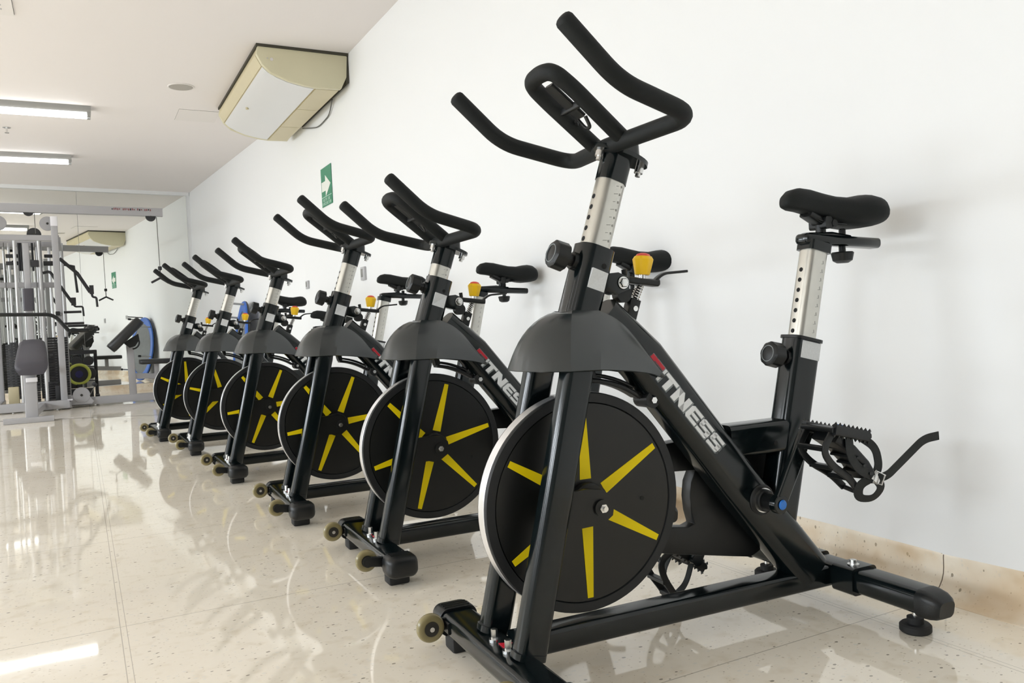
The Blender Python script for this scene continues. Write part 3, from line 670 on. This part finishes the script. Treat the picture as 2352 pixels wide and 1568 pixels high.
    clp.sweep([cp - AX * .005, cp + AX * .005], [(y_, x_) for x_, y_ in [(.068 * math.cos(a), .038 * math.sin(a)) for a in [2 * PI * k / 28 for k in range(28)]]], up=(1, 0, 0), track=False)
    clp.sweep([cp + AX * .004, cp + AX * .030], rrect(.070, .070, .02, 5), up=(1, 0, 0), track=False, scale=[1, .8]); clp = clp.build('clamp_plate', R)
    for a_ in (-1, 1):
        c = BB('steel'); q = cp + AXn * (.052 * a_) - AX * .004; c.cyl(q - AX * .016, q, .010, 14); c.cyl(q - AX * .024, q - AX * .01, .006, 10); c.build('bolt', clp)
    hb = BB('foam'); r = .0182
    def hp(p, rad, rr=r, nn_=16, sc_=True):
        path = arcpath(p, rad, 8)
        if sc_: path, sc = endround(path, rr); hb.tube(path, rr, nn_, scale=sc)
        else: hb.tube(path, rr, nn_)
    for s in (-1, 1):
        hp([(.057, s * .259, 1.266), (.166, s * .258, 1.168), (.345, s * .236, 1.124), (.300, s * .03, 1.112), (.298, 0, 1.112)], [.045, .048, .02])
    hp([(.305, .052, 1.118), (.185, .056, 1.215), (.142, .050, 1.248), (.136, .0, 1.253), (.142, -.050, 1.248), (.185, -.056, 1.215), (.305, -.052, 1.118)], [.05, .04, .04, .04, .05], r * .98)
    hb = hb.build('handlebar', R, smooth=60)
    ty = BB('plastic'); ty.sweep([(.160, 0, 1.232), (.235, 0, 1.172)], rrect(.034, .010, .004)); ty.sweep([(.212, -.045, 1.190), (.212, .045, 1.190)], rrect(.016, .010, .003), up=(1, 0, 0))
    ty.sweep(arcpath([(.235, -.016, 1.172), (.252, -.010, 1.150), (.250, .012, 1.148), (.236, .016, 1.170)], .01), rrect(.008, .006, .002)); ty.tube([(.24, -.03, 1.17), (.252, -.045, 1.16), (.262, -.05, 1.142)], .004, 8)
    ty.build('holder', hb)
    # ---- tension knobs
    def knob(c0, ax_, name, r_=.031):
        k_ = BB('plastic', 'grey'); up_ = (0, 1, 0)
        prof_ = []
        for i in range(48): a = 2 * PI * i / 48; rr = r_ * (1 - .045 * (1 if (i // 3) % 2 else 0)); prof_.append((rr * math.cos(a), rr * math.sin(a)))
        c0 = Vector(c0)
        k_.sweep([c0 - ax_ * .002, c0, c0 + ax_ * .028, c0 + ax_ * .032], prof_, up=up_, scale=[.86, 1, .97, .8], track=False)
        k_.sweep([c0 - ax_ * .022, c0], [(p[0] * .42, p[1] * .42) for p in prof_], up=up_, track=False); k_.sweep([c0 - ax_ * .040, c0 - ax_ * .018], [(p[0] * .62, p[1] * .62) for p in prof_], up=up_, track=False)
        k_.use(1).tube([c0 + ax_ * .0325 + Vector((0, math.cos(a), 0)) * r_ * .62 + ax_.cross(Vector((0, 1, 0))) * (r_ * .62 * math.sin(a)) for a in [2 * PI * i / 24 for i in range(24)]], .0012, 6, closed=True)
        return k_.build(name, R)
    q = P0 - AX * .030 - AXn * .066; knob(q, -AXn, 'tension_knob')
    q = S0 - SX * .052 - SXn * .068; knob(q, -SXn, 'tension_knob')
    # ---- brake assembly behind the head tube
    br = BB('paint', 'steel'); br.prism([(.262, .835), (.300, .838), (.328, .826), (.326, .800), (.296, .790), (.262, .80)], -.020, .020); br.use(1).cyl((.310, .0195, .815), (.310, .027, .815), .011, 6); br.cyl((.310, .019, .815), (.310, .022, .815), .015, 18); br.build('brake_bracket', R, bevel=.002)
    lv = BB('plastic'); lv.sweep([(.320, 0, .823), (.408, 0, .812)], rrect(.030, .014, .004)); lv.sweep(arcpath([(.395, .004, .812), (.424, .004, .834), (.490, .004, .838)], .015), rrect(.016, .006, .002)); lv.cyl((.328, .0, .825), (.326, 0, .845), .006, 10); lv.cyl((.318, -.012, .79), (.318, .012, .79), .018, 18); lv.build('brake_lever', R)
    kb = BB('yknob', 'redcap', 'steel'); kx = Vector((.10, 0, .995)).normalized(); kc = Vector((.374, 0, .832))
    pf = [];
    for i in range(48): a = 2 * PI * i / 48; rr = .0225 * (1 - .06 * (.5 - .5 * math.cos(8 * a))); pf.append((rr * math.cos(a), rr * math.sin(a)))
    kb.sweep([kc, kc + kx * .002, kc + kx * .034, kc + kx * .041], pf, up=(1, 0, 0), scale=[.70, .76, 1.05, .86], track=False)
    kb.use(1).sweep([kc + kx * .040, kc + kx * .046, kc + kx * .0485], pf, up=(1, 0, 0), scale=[.80, .62, .3], track=False)
    kb.use(2).cyl(kc - kx * .012, kc, .008, 12); kb = kb.build('resistance_knob', R); kb['label'] = 'yellow resistance knob with a red top'
    sd = BB('steel', 'plastic'); a_, b_ = Vector((.366, 0, .808)), Vector((.348, 0, .772))
    sp_ = []; dd = (b_ - a_); un = dd.normalized(); e1 = Vector((0, 1, 0)); e2 = un.cross(e1)
    for k in range(84): a = 2 * PI * k / 12; sp_.append(a_ + dd * (k / 83) + e1 * (.0085 * math.cos(a)) + e2 * (.0085 * math.sin(a)))
    sd.tube(sp_, .0016, 6); sd.use(1).cyl(a_, b_, .005, 10); sd.sweep([Vector((.348, 0, .778)), Vector((.330, 0, .728))], rrect(.028, .026, .004), up=(1, 0, 0)); sd.use(0).cyl((.342, .0135, .758), (.342, .017, .758), .006, 12); sd.build('brake_spring_rod', R)
    bp = BB('plastic', 'steel'); pts = []
    for a in range(84, 54, -4): ar = math.radians(a); pts.append((FW[0] + .260 * math.cos(ar), -.006, FW[1] + .260 * math.sin(ar)))
    bp.sweep(pts, rrect(.011, .036, .004), up=(0, 1, 0)); bp.sweep([(p[0] + (p[0] - FW[0]) * .045, p[1], p[2] + (p[2] - FW[1]) * .045) for p in pts[:-1]], rrect(.008, .022, .003), up=(0, 1, 0)); bp.sweep([(.355, -.006, .574), (.368, -.006, .556)], rrect(.026, .03, .004), up=(0, 1, 0)); bp.sweep([(.232, -.006, .612), (.222, -.006, .65)], rrect(.02, .03, .004), up=(0, 1, 0))
    bp.cyl((.368, -.022, .556), (.368, .030, .556), .018, 20); bp.sweep([(.36, .0, .57), (.40, 0, .60)], rrect(.03, .02, .004)); bp.use(1).cyl((.368, .030, .556), (.368, .036, .556), .0075, 6); bp.build('brake_pad', R)
    # ---- seat post, slider, saddle (moved as a set)
    St = S0 + SX * .222
    sp2 = BB('chrome', 'mark', 'hole', 'paint'); sp2.sweep([S0 - SX * .05, St], rrect(.050, .064, .018, 5), up=(1, 0, 0), track=False)
    sp2.use(1)
    for k in range(9):
        q = S0 + SX * (.018 + k * .0215) + SXn * .010; sp2.box((q.x, .0252, q.z), (.009 if k % 2 else .006, .0006, .0012)); sp2.box((q.x + .002, .0252, q.z + .004), (.0016, .0006, .007))
    sp2.use(2)
    for k in range(7):
        q = S0 + SX * (.016 + k * .0255) - SXn * .0321; sp2.cyl(q, q - SXn * .0008, .0055, 12)
    sp2.use(3).sweep([St - SX * .002, St + SX * .022], rrect(.056, .070, .010, 5), up=(1, 0, 0), track=False); sp2.build('seat_post', R)
    sl = BB('paint'); path, sc = endround([(.850, 0, .912), (1.095, 0, .900)], .012); sl.sweep(path, rrect(.044, .026, .010), scale=sc); sl.sweep([(.86, 0, .918), (.94, 0, .920), (1.0, 0, .912)], rrect(.030, .018, .006)); sl = sl.build('seat_slider', R)
    k_ = BB('plastic'); k_.cyl((.985, 0, .915), (.985, 0, .938), .0085, 14, bev=.002); k_.cyl((.983, 0, .868), (.983, 0, .905), .0085, 14)
    pf2 = [(.028 * math.cos(2 * PI * i / 40) * (1 - .05 * ((i // 4) % 2)), .028 * math.sin(2 * PI * i / 40) * (1 - .05 * ((i // 4) % 2))) for i in range(40)]
    k_.sweep([(.983, 0, .851), (.983, 0, .857), (.983, 0, .876), (.983, 0, .879)], pf2, up=(1, 0, 0), scale=[.5, .85, 1, .9], track=False); k_.build('slider_knob', sl)
    sa = BB('foam')
    # sections along x: (x, half width, top z, under z)
    S_ = [(.792, .010, 1.004, .993), (.797, .018, 1.018, .986), (.812, .024, 1.030, .981), (.838, .027, 1.036, .978), (.870, .031, 1.033, .972), (.905, .037, 1.025, .965), (.940, .050, 1.017, .956), (.975, .070, 1.014, .946), (1.005, .087, 1.019, .941), (1.03, .093, 1.021, .939), (1.050, .090, 1.018, .940), (1.064, .080, 1.009, .943), (1.072, .064, .998, .949), (1.076, .040, .986, .957)]
    rg = []
    for x, w, zt, zb in S_:
        ring = []; mid = (zt + zb) / 2; hh = (zt - zb) / 2
        for k in range(28):
            a = 2 * PI * k / 28; cy, cs = math.cos(a), math.sin(a)
            yy = w * math.copysign(abs(cy) ** .62, cy); zv = mid + hh * math.copysign(abs(cs) ** .75, cs)
            if cs > 0: zv -= .10 * hh * 2 * (abs(yy) / w) ** 2.2; zv -= (.006 * max(0, 1 - (yy / (w * .35)) ** 2)) if x > .9 else 0
            ring.append((x, yy, zv))
        rg.append(ring)
    sa.rings(rg); sa = sa.build('saddle', R, smooth=60)
    u = BB('plastic'); u.sweep([(.865, 0, .975), (.905, 0, .955), (.925, 0, .945)], rrect(.040, .020, .008)); 
    for s in (-1, 1): u.tube(arcpath([(.85, s * .010, .985), (.90, s * .020, .950), (.985, s * .022, .948), (1.035, s * .030, .965)], .03), .0038, 8)
    u.cyl((.912, 0, .918), (.912, 0, .965), .0125, 20); u.sweep([(.912, -.028, .950), (.912, .028, .950)], rrect(.030, .022, .006), up=(1, 0, 0)); u.cyl((.93, -.03, .948), (.93, .03, .948), .009, 12); u.build('saddle_clamp', sa)
    return R
bike0 = make_bike()
HSET = ('handlebar_post', 'clamp_plate', 'handlebar'); SSET = ('seat_post',); SFRONT = ('seat_slider', 'saddle')
bikes = [  # world x, y, local turn, post extension, flywheel turn, seat dz, saddle dx
 (.736, 1.489, -.0458, 0.000, 0, 0.000, 0.0, 'black spin bike nearest the camera, largest in the row, with the tallest handlebar post'),
 (.795, 2.487, -.0320, -.109, -16, -.040, .10, 'second spin bike from the camera, its short chrome handlebar post set lowest of the row'),
 (.730, 3.391, -.0330, -.023, -23, -.020, .09, 'third spin bike from the camera, handlebar ends just left of the green sign'),
 (.664, 4.491, .0133, -.062, -24, .012, .06, 'fourth spin bike from the camera, in front of the standing blue trampoline'),
 (.606, 5.665, .0152, -.037, 14, -.160, .06, 'fifth spin bike from the camera, second from the far end of the row'),
 (.492, 6.573, .0392, -.010, 2, 0.000, .05, 'sixth and farthest spin bike, smallest in the row, nearest the cable machine')]
trees = [bike0] + [copy_tree(bike0) for _ in range(5)]
for b, (x, y, th, ext, fa, sz, sx, lab), cr_a in zip(trees, bikes, (0, 90, 88, 92, 85, 90)):
    b.location = (x, y, 0); b.rotation_euler = (0, 0, th); tag(b, lab, 'exercise bike', 'spin bikes in a row along the wall')
    for ch in kids(b):
        nm = ch.name.split('.')[0]
        if nm in HSET: ch.location = Vector(ch.location) + Vector((math.sin(math.radians(22)), 0, math.cos(math.radians(22)))) * ext
        if nm in SSET: ch.location = Vector(ch.location) + SX * sz
        if nm in SFRONT: ch.location = Vector(ch.location) + SX * sz + Vector((sx, 0, 0)) * (1 if nm == 'saddle' else .35)
        if nm in ('crank', 'pedal'):
            dl = math.radians(cr_a); bbv = Vector((.652, 0, .300)); v_ = Vector(ch.location) - bbv
            ch.location = bbv + Vector((v_.x * math.cos(dl) - v_.z * math.sin(dl), v_.y, v_.x * math.sin(dl) + v_.z * math.cos(dl)))
            if nm == 'crank': ch.rotation_euler = (0, -dl, 0)
        if nm == 'flywheel': ch.rotation_euler = (0, -math.radians(fa), 0)

# ------------------------------------------------------------------ multi gym at the far end
gym = empty('cable_machine', (-.35, 10.6, 0)); tag(gym, 'silver-grey multi-station cable machine in front of the end wall mirror', 'gym machine')
G0 = Vector((-.35, 10.6, 0))
class GB(MB):
    def build(s, name, parent=gym, **k):
        s.v = [tuple(Vector(p) - G0) for p in s.v]; o = MB.build(s, name, gym, **k)
        if parent is not gym: o.parent = parent
        return o
def gbeam(a, b, w, h, name='beam', m='gymgrey', up=(0, 0, 1), parent=gym, r=.006):
    g = GB(m); g.sweep([a, b], rrect(w, h, r, 3), up=up); return g.build(name, parent)
VU = (0, 1, 0)
gbeam((-.19, 10.40, .0), (-.19, 10.40, 2.125), .066, .075, 'upright', up=VU)
gbeam((-.19, 10.40, 2.03), (-.19, 10.40, 2.135), .070, .079, 'upright_cap', 'gymlight', up=VU)
gbeam((-.86, 10.40, .0), (-.86, 10.40, 2.125), .066, .075, 'upright', up=VU)
gbeam((-.16, 11.45, .0), (-.16, 11.45, 1.95), .06, .07, 'upright', up=VU)
gbeam((-.86, 11.45, .0), (-.86, 11.45, 1.95), .06, .07, 'upright', up=VU)
gbeam((-.36, 10.75, .05), (-.36, 10.75, 1.90), .05, .06, 'upright', up=VU)
gbeam((-1.7, 10.42, 2.245), (.93, 10.42, 2.205), .075, .095, 'top_boom')
M['boomred'] = mat('faded_red_print', (0.22, 0.07, 0.07), .5)
lb = GB('boomred', 'hole')
for k in range(22):
    if k in (5, 13, 17): continue
    lb.use(0 if k % 5 else 1).box((.40 + k * .019, 10.380, 2.232 + (k % 3) * .002 - k * .0003), (.011, .0015, .022 if k % 4 else .014))
lb.build('boom_lettering', smooth=0)
gbeam((-1.3, 10.44, 1.915), (-.15, 10.44, 1.900), .06, .062, 'crossbeam')
gbeam((-1.3, 10.95, 1.90), (-.15, 10.95, 1.885), .06, .062, 'crossbeam')
gbeam((-.9, 10.75, 1.41), (-.16, 10.75, 1.40), .05, .06, 'crossbeam')
gbeam((-.86, 10.4, 1.88), (-.86, 11.45, 1.88), .05, .06, 'crossbeam')
gbeam((-.16, 10.4, 1.88), (-.16, 11.45, 1.88), .05, .06, 'crossbeam')
gbeam((-1.6, 10.34, .055), (-.14, 10.34, .055), .11, .09, 'base_beam')
gbeam((-.16, 10.3, .045), (-.16, 11.5, .045), .07, .07, 'base_beam')
gbeam((-.86, 10.3, .045), (-.86, 11.5, .045), .07, .07, 'base_beam')
gbeam((-.14, 10.52, .060), (.98, 10.52, .055), .085, .085, 'low_row_beam')
gg = GB('gymlight'); gg.box((-.135, 10.34, .10), (.05, .10, .012)); gg.build('bracket')
# pulleys
def pulley(x, y, z, r, cover=False):
    g = GB('iron' if not cover else 'gymgrey', 'hub'); g.cyl((x, y - .014, z), (x, y + .014, z), r, 32, bev=.003); g.use(1).cyl((x, y - .02, z), (x, y + .02, z), r * .16, 12); return g.build('pulley' if not cover else 'pulley_cover')
pulley(.80, 10.405, 2.155, .056); pulley(-.43, 10.41, 2.195, .055); pulley(-.39, 10.45, 1.945, .070)
pulley(-.255, 10.46, 2.065, .078, True); pulley(-.72, 10.46, 2.065, .078, True); pulley(-.02, 10.44, .135, .088, True)
g = GB('gymgrey'); g.prism([(-.13, .03), (.08, .03), (.10, .06), (.05, .13), (-.10, .14), (-.13, .14)], 10.43, 10.455); g.build('pulley_bracket')
# cables
for run in ([(.862, 10.405, 2.15), (.868, 10.40, 1.58)], [(-.375, 10.41, 2.2), (-.372, 10.41, 1.95)], [(.06, 10.43, .12), (.12, 10.38, .24)], [(-.70, 10.72, .9), (-.70, 10.70, 1.88)], [(-.40, 10.72, .9), (-.40, 10.70, 1.88)], [(-.36, 10.72, .9), (-.36, 10.70, 1.88)]):
    g = GB('cable'); g.tube(run, .0042, 6); g.build('cable')
ro = GB('iron'); ro.cyl((.868, 10.40, 1.53), (.868, 10.40, 1.575), .022, 16, bev=.006); ro.cyl((.868, 10.40, 1.43), (.868, 10.40, 1.54), .006, 8)
ro.tube([(.868, 10.40, 1.44), (.768, 10.36, 1.385)], .013, 10); ro.tube([(.868, 10.40, 1.44), (.958, 10.46, 1.385)], .013, 10); ro.build('pull_handle')
g = GB('iron'); g.cyl((.10, 10.38, .235), (.13, 10.38, .265), .026, 14, bev=.006); g.build('cable_stop')
# guide rods and weight stacks
def stack(x, y, z0, n, w, name='weight_stack'):
    for dx in (-.065, .065):
        g = GB('rod'); g.cyl((x + dx, y, .06), (x + dx, y, 1.89), .0125, 12); g.build('guide_rod')
    s_ = GB('iron')
    for k in range(n): s_.sweep([(x, y, z0 + k * .0295), (x, y, z0 + k * .0295 + .0245)], rrect(w, .10, .006, 2), up=(0, 1, 0))
    s_.build(name)
stack(-.60, 10.85, .12, 22, .21); stack(-.33, 10.98, .10, 24, .19); stack(-.68, 11.30, .10, 22, .20); stack(-.22, 11.35, .1, 24, .16)
for x in (-.585, -.355):
    g = GB('rod'); g.cyl((x, 10.44, .10), (x, 10.44, 1.885), .0165, 14); g.build('guide_rod')
for x in (-.475, -.30):
    s_ = GB('iron')
    for k in range(9): s_.sweep([(x, 10.56, .075 + k * .026), (x, 10.56, .075 + k * .026 + .019)], rrect(.105, .10, .005, 2), up=(0, 1, 0))
    s_.build('weight_stack')
# shrouded boxes seen inside the frame
g = GB('iron'); g.box((-.235, 10.6, .16), (.085, .2, .20)); g.build('carriage_box', bevel=.006)
g = GB('accream'); g.box((-.68, 10.6, .17), (.10, .1, .2)); g.build('carriage_box', bevel=.006)
# seat, back rest, front post and foot bar
gbeam((-.44, 8.98, .02), (-.44, 9.00, .46), .105, .06, 'seat_post', up=VU)
gbeam((-.425, 8.955, .38), (-.425, 8.955, .42), .095, .02, 'seat_post_sleeve', 'gymlight', up=VU)
gbeam((-.67, 8.92, .025), (-.26, 8.92, .025), .07, .05, 'foot_bar')
gbeam((-.44, 8.98, .06), (-.40, 10.34, .06), .06, .06, 'base_beam')
gbeam((-.435, 9.0, .44), (-.41, 10.4, .50), .06, .06, 'seat_beam')
sp_ = GB('pad'); R = []
for t_, (y, z, w) in enumerate([(8.90, .50, .20), (8.905, .545, .255), (8.94, .575, .268), (9.05, .63, .262), (9.20, .71, .240), (9.32, .775, .215), (9.36, .785, .19), (9.375, .775, .16)]):
    R.append([(-.42 + x, y, z + dz) for x, dz in [(-w / 2, -.02), (-w / 2 - .004, -.035), (-w / 2, -.05), (0, -.055), (w / 2, -.05), (w / 2 + .004, -.035), (w / 2, -.02), (w / 2 - .03, -.004), (0, 0), (-w / 2 + .03, -.004)]])
sp_.rings(R); sp_.build('seat_pad', smooth=60)
gbeam((-.42, 8.93, .49), (-.42, 9.3, .66), .20, .02, 'seat_plate', 'steel')
g = GB('pad'); g.sweep([(-.475, 10.32, 1.10), (-.475, 10.34, 1.34)], rrect(.105, .06, .02, 4), up=VU); g.build('back_pad', smooth=50)
gbeam((-.475, 10.40, .50), (-.475, 10.42, 1.84), .06, .07, 'back_post', up=VU)
g = GB('iron'); g.box((-.40, 10.42, 1.62), (.075, .05, .075)); g.build('selector', bevel=.004)
for x in (-.55, -.53, -.42, -.35): g = GB('iron'); g.cyl((x, 10.55, 1.55), (x, 10.55, 1.86), .011, 8); g.build('rod')
for dx, (za, zb) in ((-.62, (1.70, 1.74)), (-.62, (1.62, 1.66)), (-.25, (1.70, 1.735)), (-.26, (1.61, 1.66))):
    g = GB('iron'); g.box((dx, 10.6, (za + zb) / 2), (.12, .05, zb - za)); g.build('stop_block', bevel=.004)
g = GB('iron'); g.tube(arcpath([(-.33, 10.5, 1.52), (-.26, 10.5, 1.54), (-.20, 10.5, 1.42)], .05), .016, 10); g.build('cam_arm')
# press bar in front
pb = GB('plastic'); pb.tube(arcpath([(-1.25, 9.60, 1.060), (-.225, 9.60, 1.030), (-.10, 9.60, .855)], .08), .019, 12); pb.build('press_bar')
g = GB('plastic'); 
for z_, x1 in ((.855, .075), (.905, .07)): g.tube([(-.105, 9.60, z_), (x1, 9.66, z_)], .021 if z_ < .9 else .012, 12)
g.cyl((.075, 9.66, .875), (.12, 9.68, .875), .026, 12, bev=.006); g.tube([(.10, 9.67, .885), (.17, 9.70, .885)], .012, 10); g.build('roller_pad')
gbeam((-.19, 10.40, 1.05), (-.19, 9.60, 1.04), .04, .04, 'press_arm', 'plastic')
for zb in (1.08, .95):
    g = GB('iron'); g.tube([(-.15, 10.6, zb), (.03 if zb > 1 else .05, 10.6, zb)], .014, 8); g.build('grip')
# black swing arms to the right of the upright
g = GB('iron'); g.tube([(-.16, 10.6, 1.69), (-.10, 10.6, 1.63), (.01, 10.6, 1.52), (.13, 10.6, 1.30)], .020, 10); g.box((.145, 10.6, 1.33), (.045, .05, .10)); g.tube(arcpath([(.145, 10.6, 1.29), (.15, 10.6, 1.245), (.19, 10.6, 1.24), (.195, 10.6, 1.13)], .02), .0125, 10); g.tube([(-.12, 10.6, 1.62), (-.02, 10.6, 1.60), (.0, 10.6, 1.30)], .014, 8); g.build('swing_arm')
g = GB('iron'); g.tube([(-.17, 10.62, 1.38), (-.06, 10.62, 1.19)], .018, 10); g.box((-.045, 10.62, 1.20), (.05, .05, .09)); g.tube(arcpath([(-.045, 10.62, 1.16), (-.03, 10.62, 1.14), (.045, 10.62, 1.14), (.05, 10.62, 1.03)], .02), .0105, 10); g.build('swing_arm')
# preacher curl station on the low row beam
gbeam((.515, 10.52, .08), (.505, 10.52, .70), .075, .07, 'arm_pad_post', up=VU)
pp = GB('padblk'); a_ = Vector((.300, 10.50, .635)); b_ = Vector((.625, 10.50, .955)); pp.sweep([a_, a_.lerp(b_, .06), a_.lerp(b_, .94), b_], rrect(.42, .110, .045, 5), up=(0, 0, 1), scale=[.9, 1, 1, .88]); pp.build('arm_pad', smooth=60)
pp = GB('plastic'); pp.prism([(.44, .70), (.60, .80), (.61, .73), (.56, .655), (.50, .64)], 10.46, 10.58); pp.tube([(.53 + .075 * math.cos(t), 10.45, .70 + .075 * math.sin(t)) for t in [math.radians(x) for x in range(-90, 40, 15)]], .009, 8); pp.build('adjuster')
gbeam((.515, 10.52, .31), (.98, 10.60, .275), .05, .065, 'seat_arm')
gbeam((.78, 10.56, .28), (.78, 10.56, .44), .05, .05, 'seat_stem', up=VU)
pp = GB('padblk'); pp.sweep([(.60, 10.54, .468), (.62, 10.54, .468), (.96, 10.56, .462), (.985, 10.56, .462)], rrect(.28, .058, .024, 5), scale=[.88, 1, 1, .88]); pp.build('seat_pad', smooth=60)
g = GB('iron'); g.tube([(.66, 10.5, .985), (.50, 10.5, 1.0)], .006, 6); g.build('pin')

# round trampoline standing on edge against the wall
tp = empty('trampoline', (1.535, 9.60, 0)); tp.rotation_euler = (0, math.radians(7), math.radians(-3)); tag(tp, 'small round trampoline with a blue rim pad stood on edge against the far wall', 'trampoline')
TR = .54
m = MB('iron'); m.tube([(0, TR * math.cos(a), TR + .02 + TR * math.sin(a)) for a in [2 * PI * k / 48 for k in range(48)]], .016, 10, closed=True, up=(1, 0, 0)); m.build('frame', tp)
m = MB('tblue'); R = []
for k in range(49):
    a = 2 * PI * k / 48; R.append([(x_, r_ * math.cos(a), TR + .02 + r_ * math.sin(a)) for x_, r_ in ((-.022, TR - .10), (-.034, TR - .04), (-.026, TR + .01), (-.01, TR + .018), (-.014, TR - .10))])
m.rings(R, cap=False); m.build('rim_pad', tp)
m = MB('tmat'); m.cyl((-.016, 0, TR + .02), (-.010, 0, TR + .02), TR - .09, 48); m.build('jump_mat', tp)
for k in range(6):
    a = 2 * PI * (k + .5) / 6 + .26; c0 = Vector((0, TR * .98 * math.cos(a), TR + .02 + TR * .98 * math.sin(a)))
    m = MB('lampbody', 'rubber'); m.cyl(c0, c0 + Vector((-.20, 0, 0)), .012, 10); m.use(1).cyl(c0 + Vector((-.235, 0, 0)), c0 + Vector((-.19, 0, 0)), .018, 12); m.build('leg', tp)

# low rack with plates behind the machine, seen between its uprights
rk = empty('weight_rack', (-.06, 11.85, 0)); tag(rk, 'low dark rack of plates glimpsed between the cable machine and the mirror', 'weight rack')
m = MB('iron'); 
for x in (-.22, .22): m.sweep([(x, -.12, .0), (x, .12, .0), (x, 0, .62)][1:], rrect(.04, .04, .006)); m.box((x, 0, .025), (.05, .34, .05))
m.box((0, -.02, .235), (.46, .08, .012)); m.box((0, -.02, .415), (.46, .08, .012)); m.box((0, 0, .60), (.46, .04, .05)); m.build('frame', rk)
for k, (x, z, r) in enumerate(((-.17, .33, .072), (-.01, .325, .072), (.15, .33, .072), (.0, .49, .06), (-.14, .49, .06), (.14, .49, .06))):
    m = MB('iron'); m.cyl((x, -.062, z), (x, -.026, z), r, 28, bev=.006); tag(m.build('weight_plate', None), None)
for o in [o for o in bpy.data.objects if o.name.startswith('weight_plate')]:
    o.location = Vector(o.location) + Vector((-.06, 11.85, 0))
wps = [o for o in bpy.data.objects if o.name.startswith('weight_plate')]
wl = ['black weight plate at the lower left of the low rack', 'large black weight plate in the lower middle of the rack, behind the yellow-green ring', 'black weight plate at the lower right of the low rack',
      'small black weight plate in the upper middle of the rack', 'small black weight plate at the upper left of the rack', 'small black weight plate at the upper right of the rack']
for o, l_ in zip(wps, wl): tag(o, l_, 'weight plate', 'weight plates on the low rack')
yr = empty('ring_plate', (-.035, 11.60, .330)); tag(yr, 'yellow-green ring with a navy centre standing low behind the cable machine', 'weight plate')
m = MB('ygreen'); m.tube([(.118 * math.cos(a), 0, .118 * math.sin(a)) for a in [2 * PI * k / 40 for k in range(40)]], .018, 10, closed=True, up=(0, 1, 0)); m.build('ring', yr)
m = MB('navy', 'iron'); m.cyl((0, -.012, 0), (0, .015, 0), .045, 24, bev=.003); m.use(1).cyl((0, .0, 0), (0, .03, 0), .105, 32); m.box((0, 0, -.17), (.06, .03, .10)); m.box((0, .0, -.255), (.30, .12, .15)); m.build('centre', yr)

# ------------------------------------------------------------------ light
W_ = bpy.data.worlds.new('daylight'); bpy.context.scene.world = W_; W_.use_nodes = True
W_.node_tree.nodes['Background'].inputs[0].default_value = (.90, .955, 1.0, 1); W_.node_tree.nodes['Background'].inputs[1].default_value = 3.2
for a, b in wins:
    L_ = bpy.data.lights.new('window_daylight', 'AREA'); L_.shape = 'RECTANGLE'; L_.size = 1.9; L_.size_y = b - a + .6; L_.energy = 225 * (b - a); L_.color = (.87, .94, 1.0)
    o = bpy.data.objects.new('window_daylight', L_); C.objects.link(o); o.location = (LX - 1.3, (a + b) / 2 + .3, 2.75); o.rotation_euler = (0, -PI / 2 + math.radians(29), 0)
sc = bpy.context.scene
sc.view_settings.view_transform = 'Standard'; sc.view_settings.look = 'None'; sc.view_settings.gamma = 1.0; sc.view_settings.use_curve_mapping = False
sc.view_settings.exposure = -0.32
try:
    sc.cycles.max_bounces = 10; sc.cycles.diffuse_bounces = 5; sc.cycles.glossy_bounces = 5; sc.cycles.sample_clamp_indirect = 8
except Exception: pass
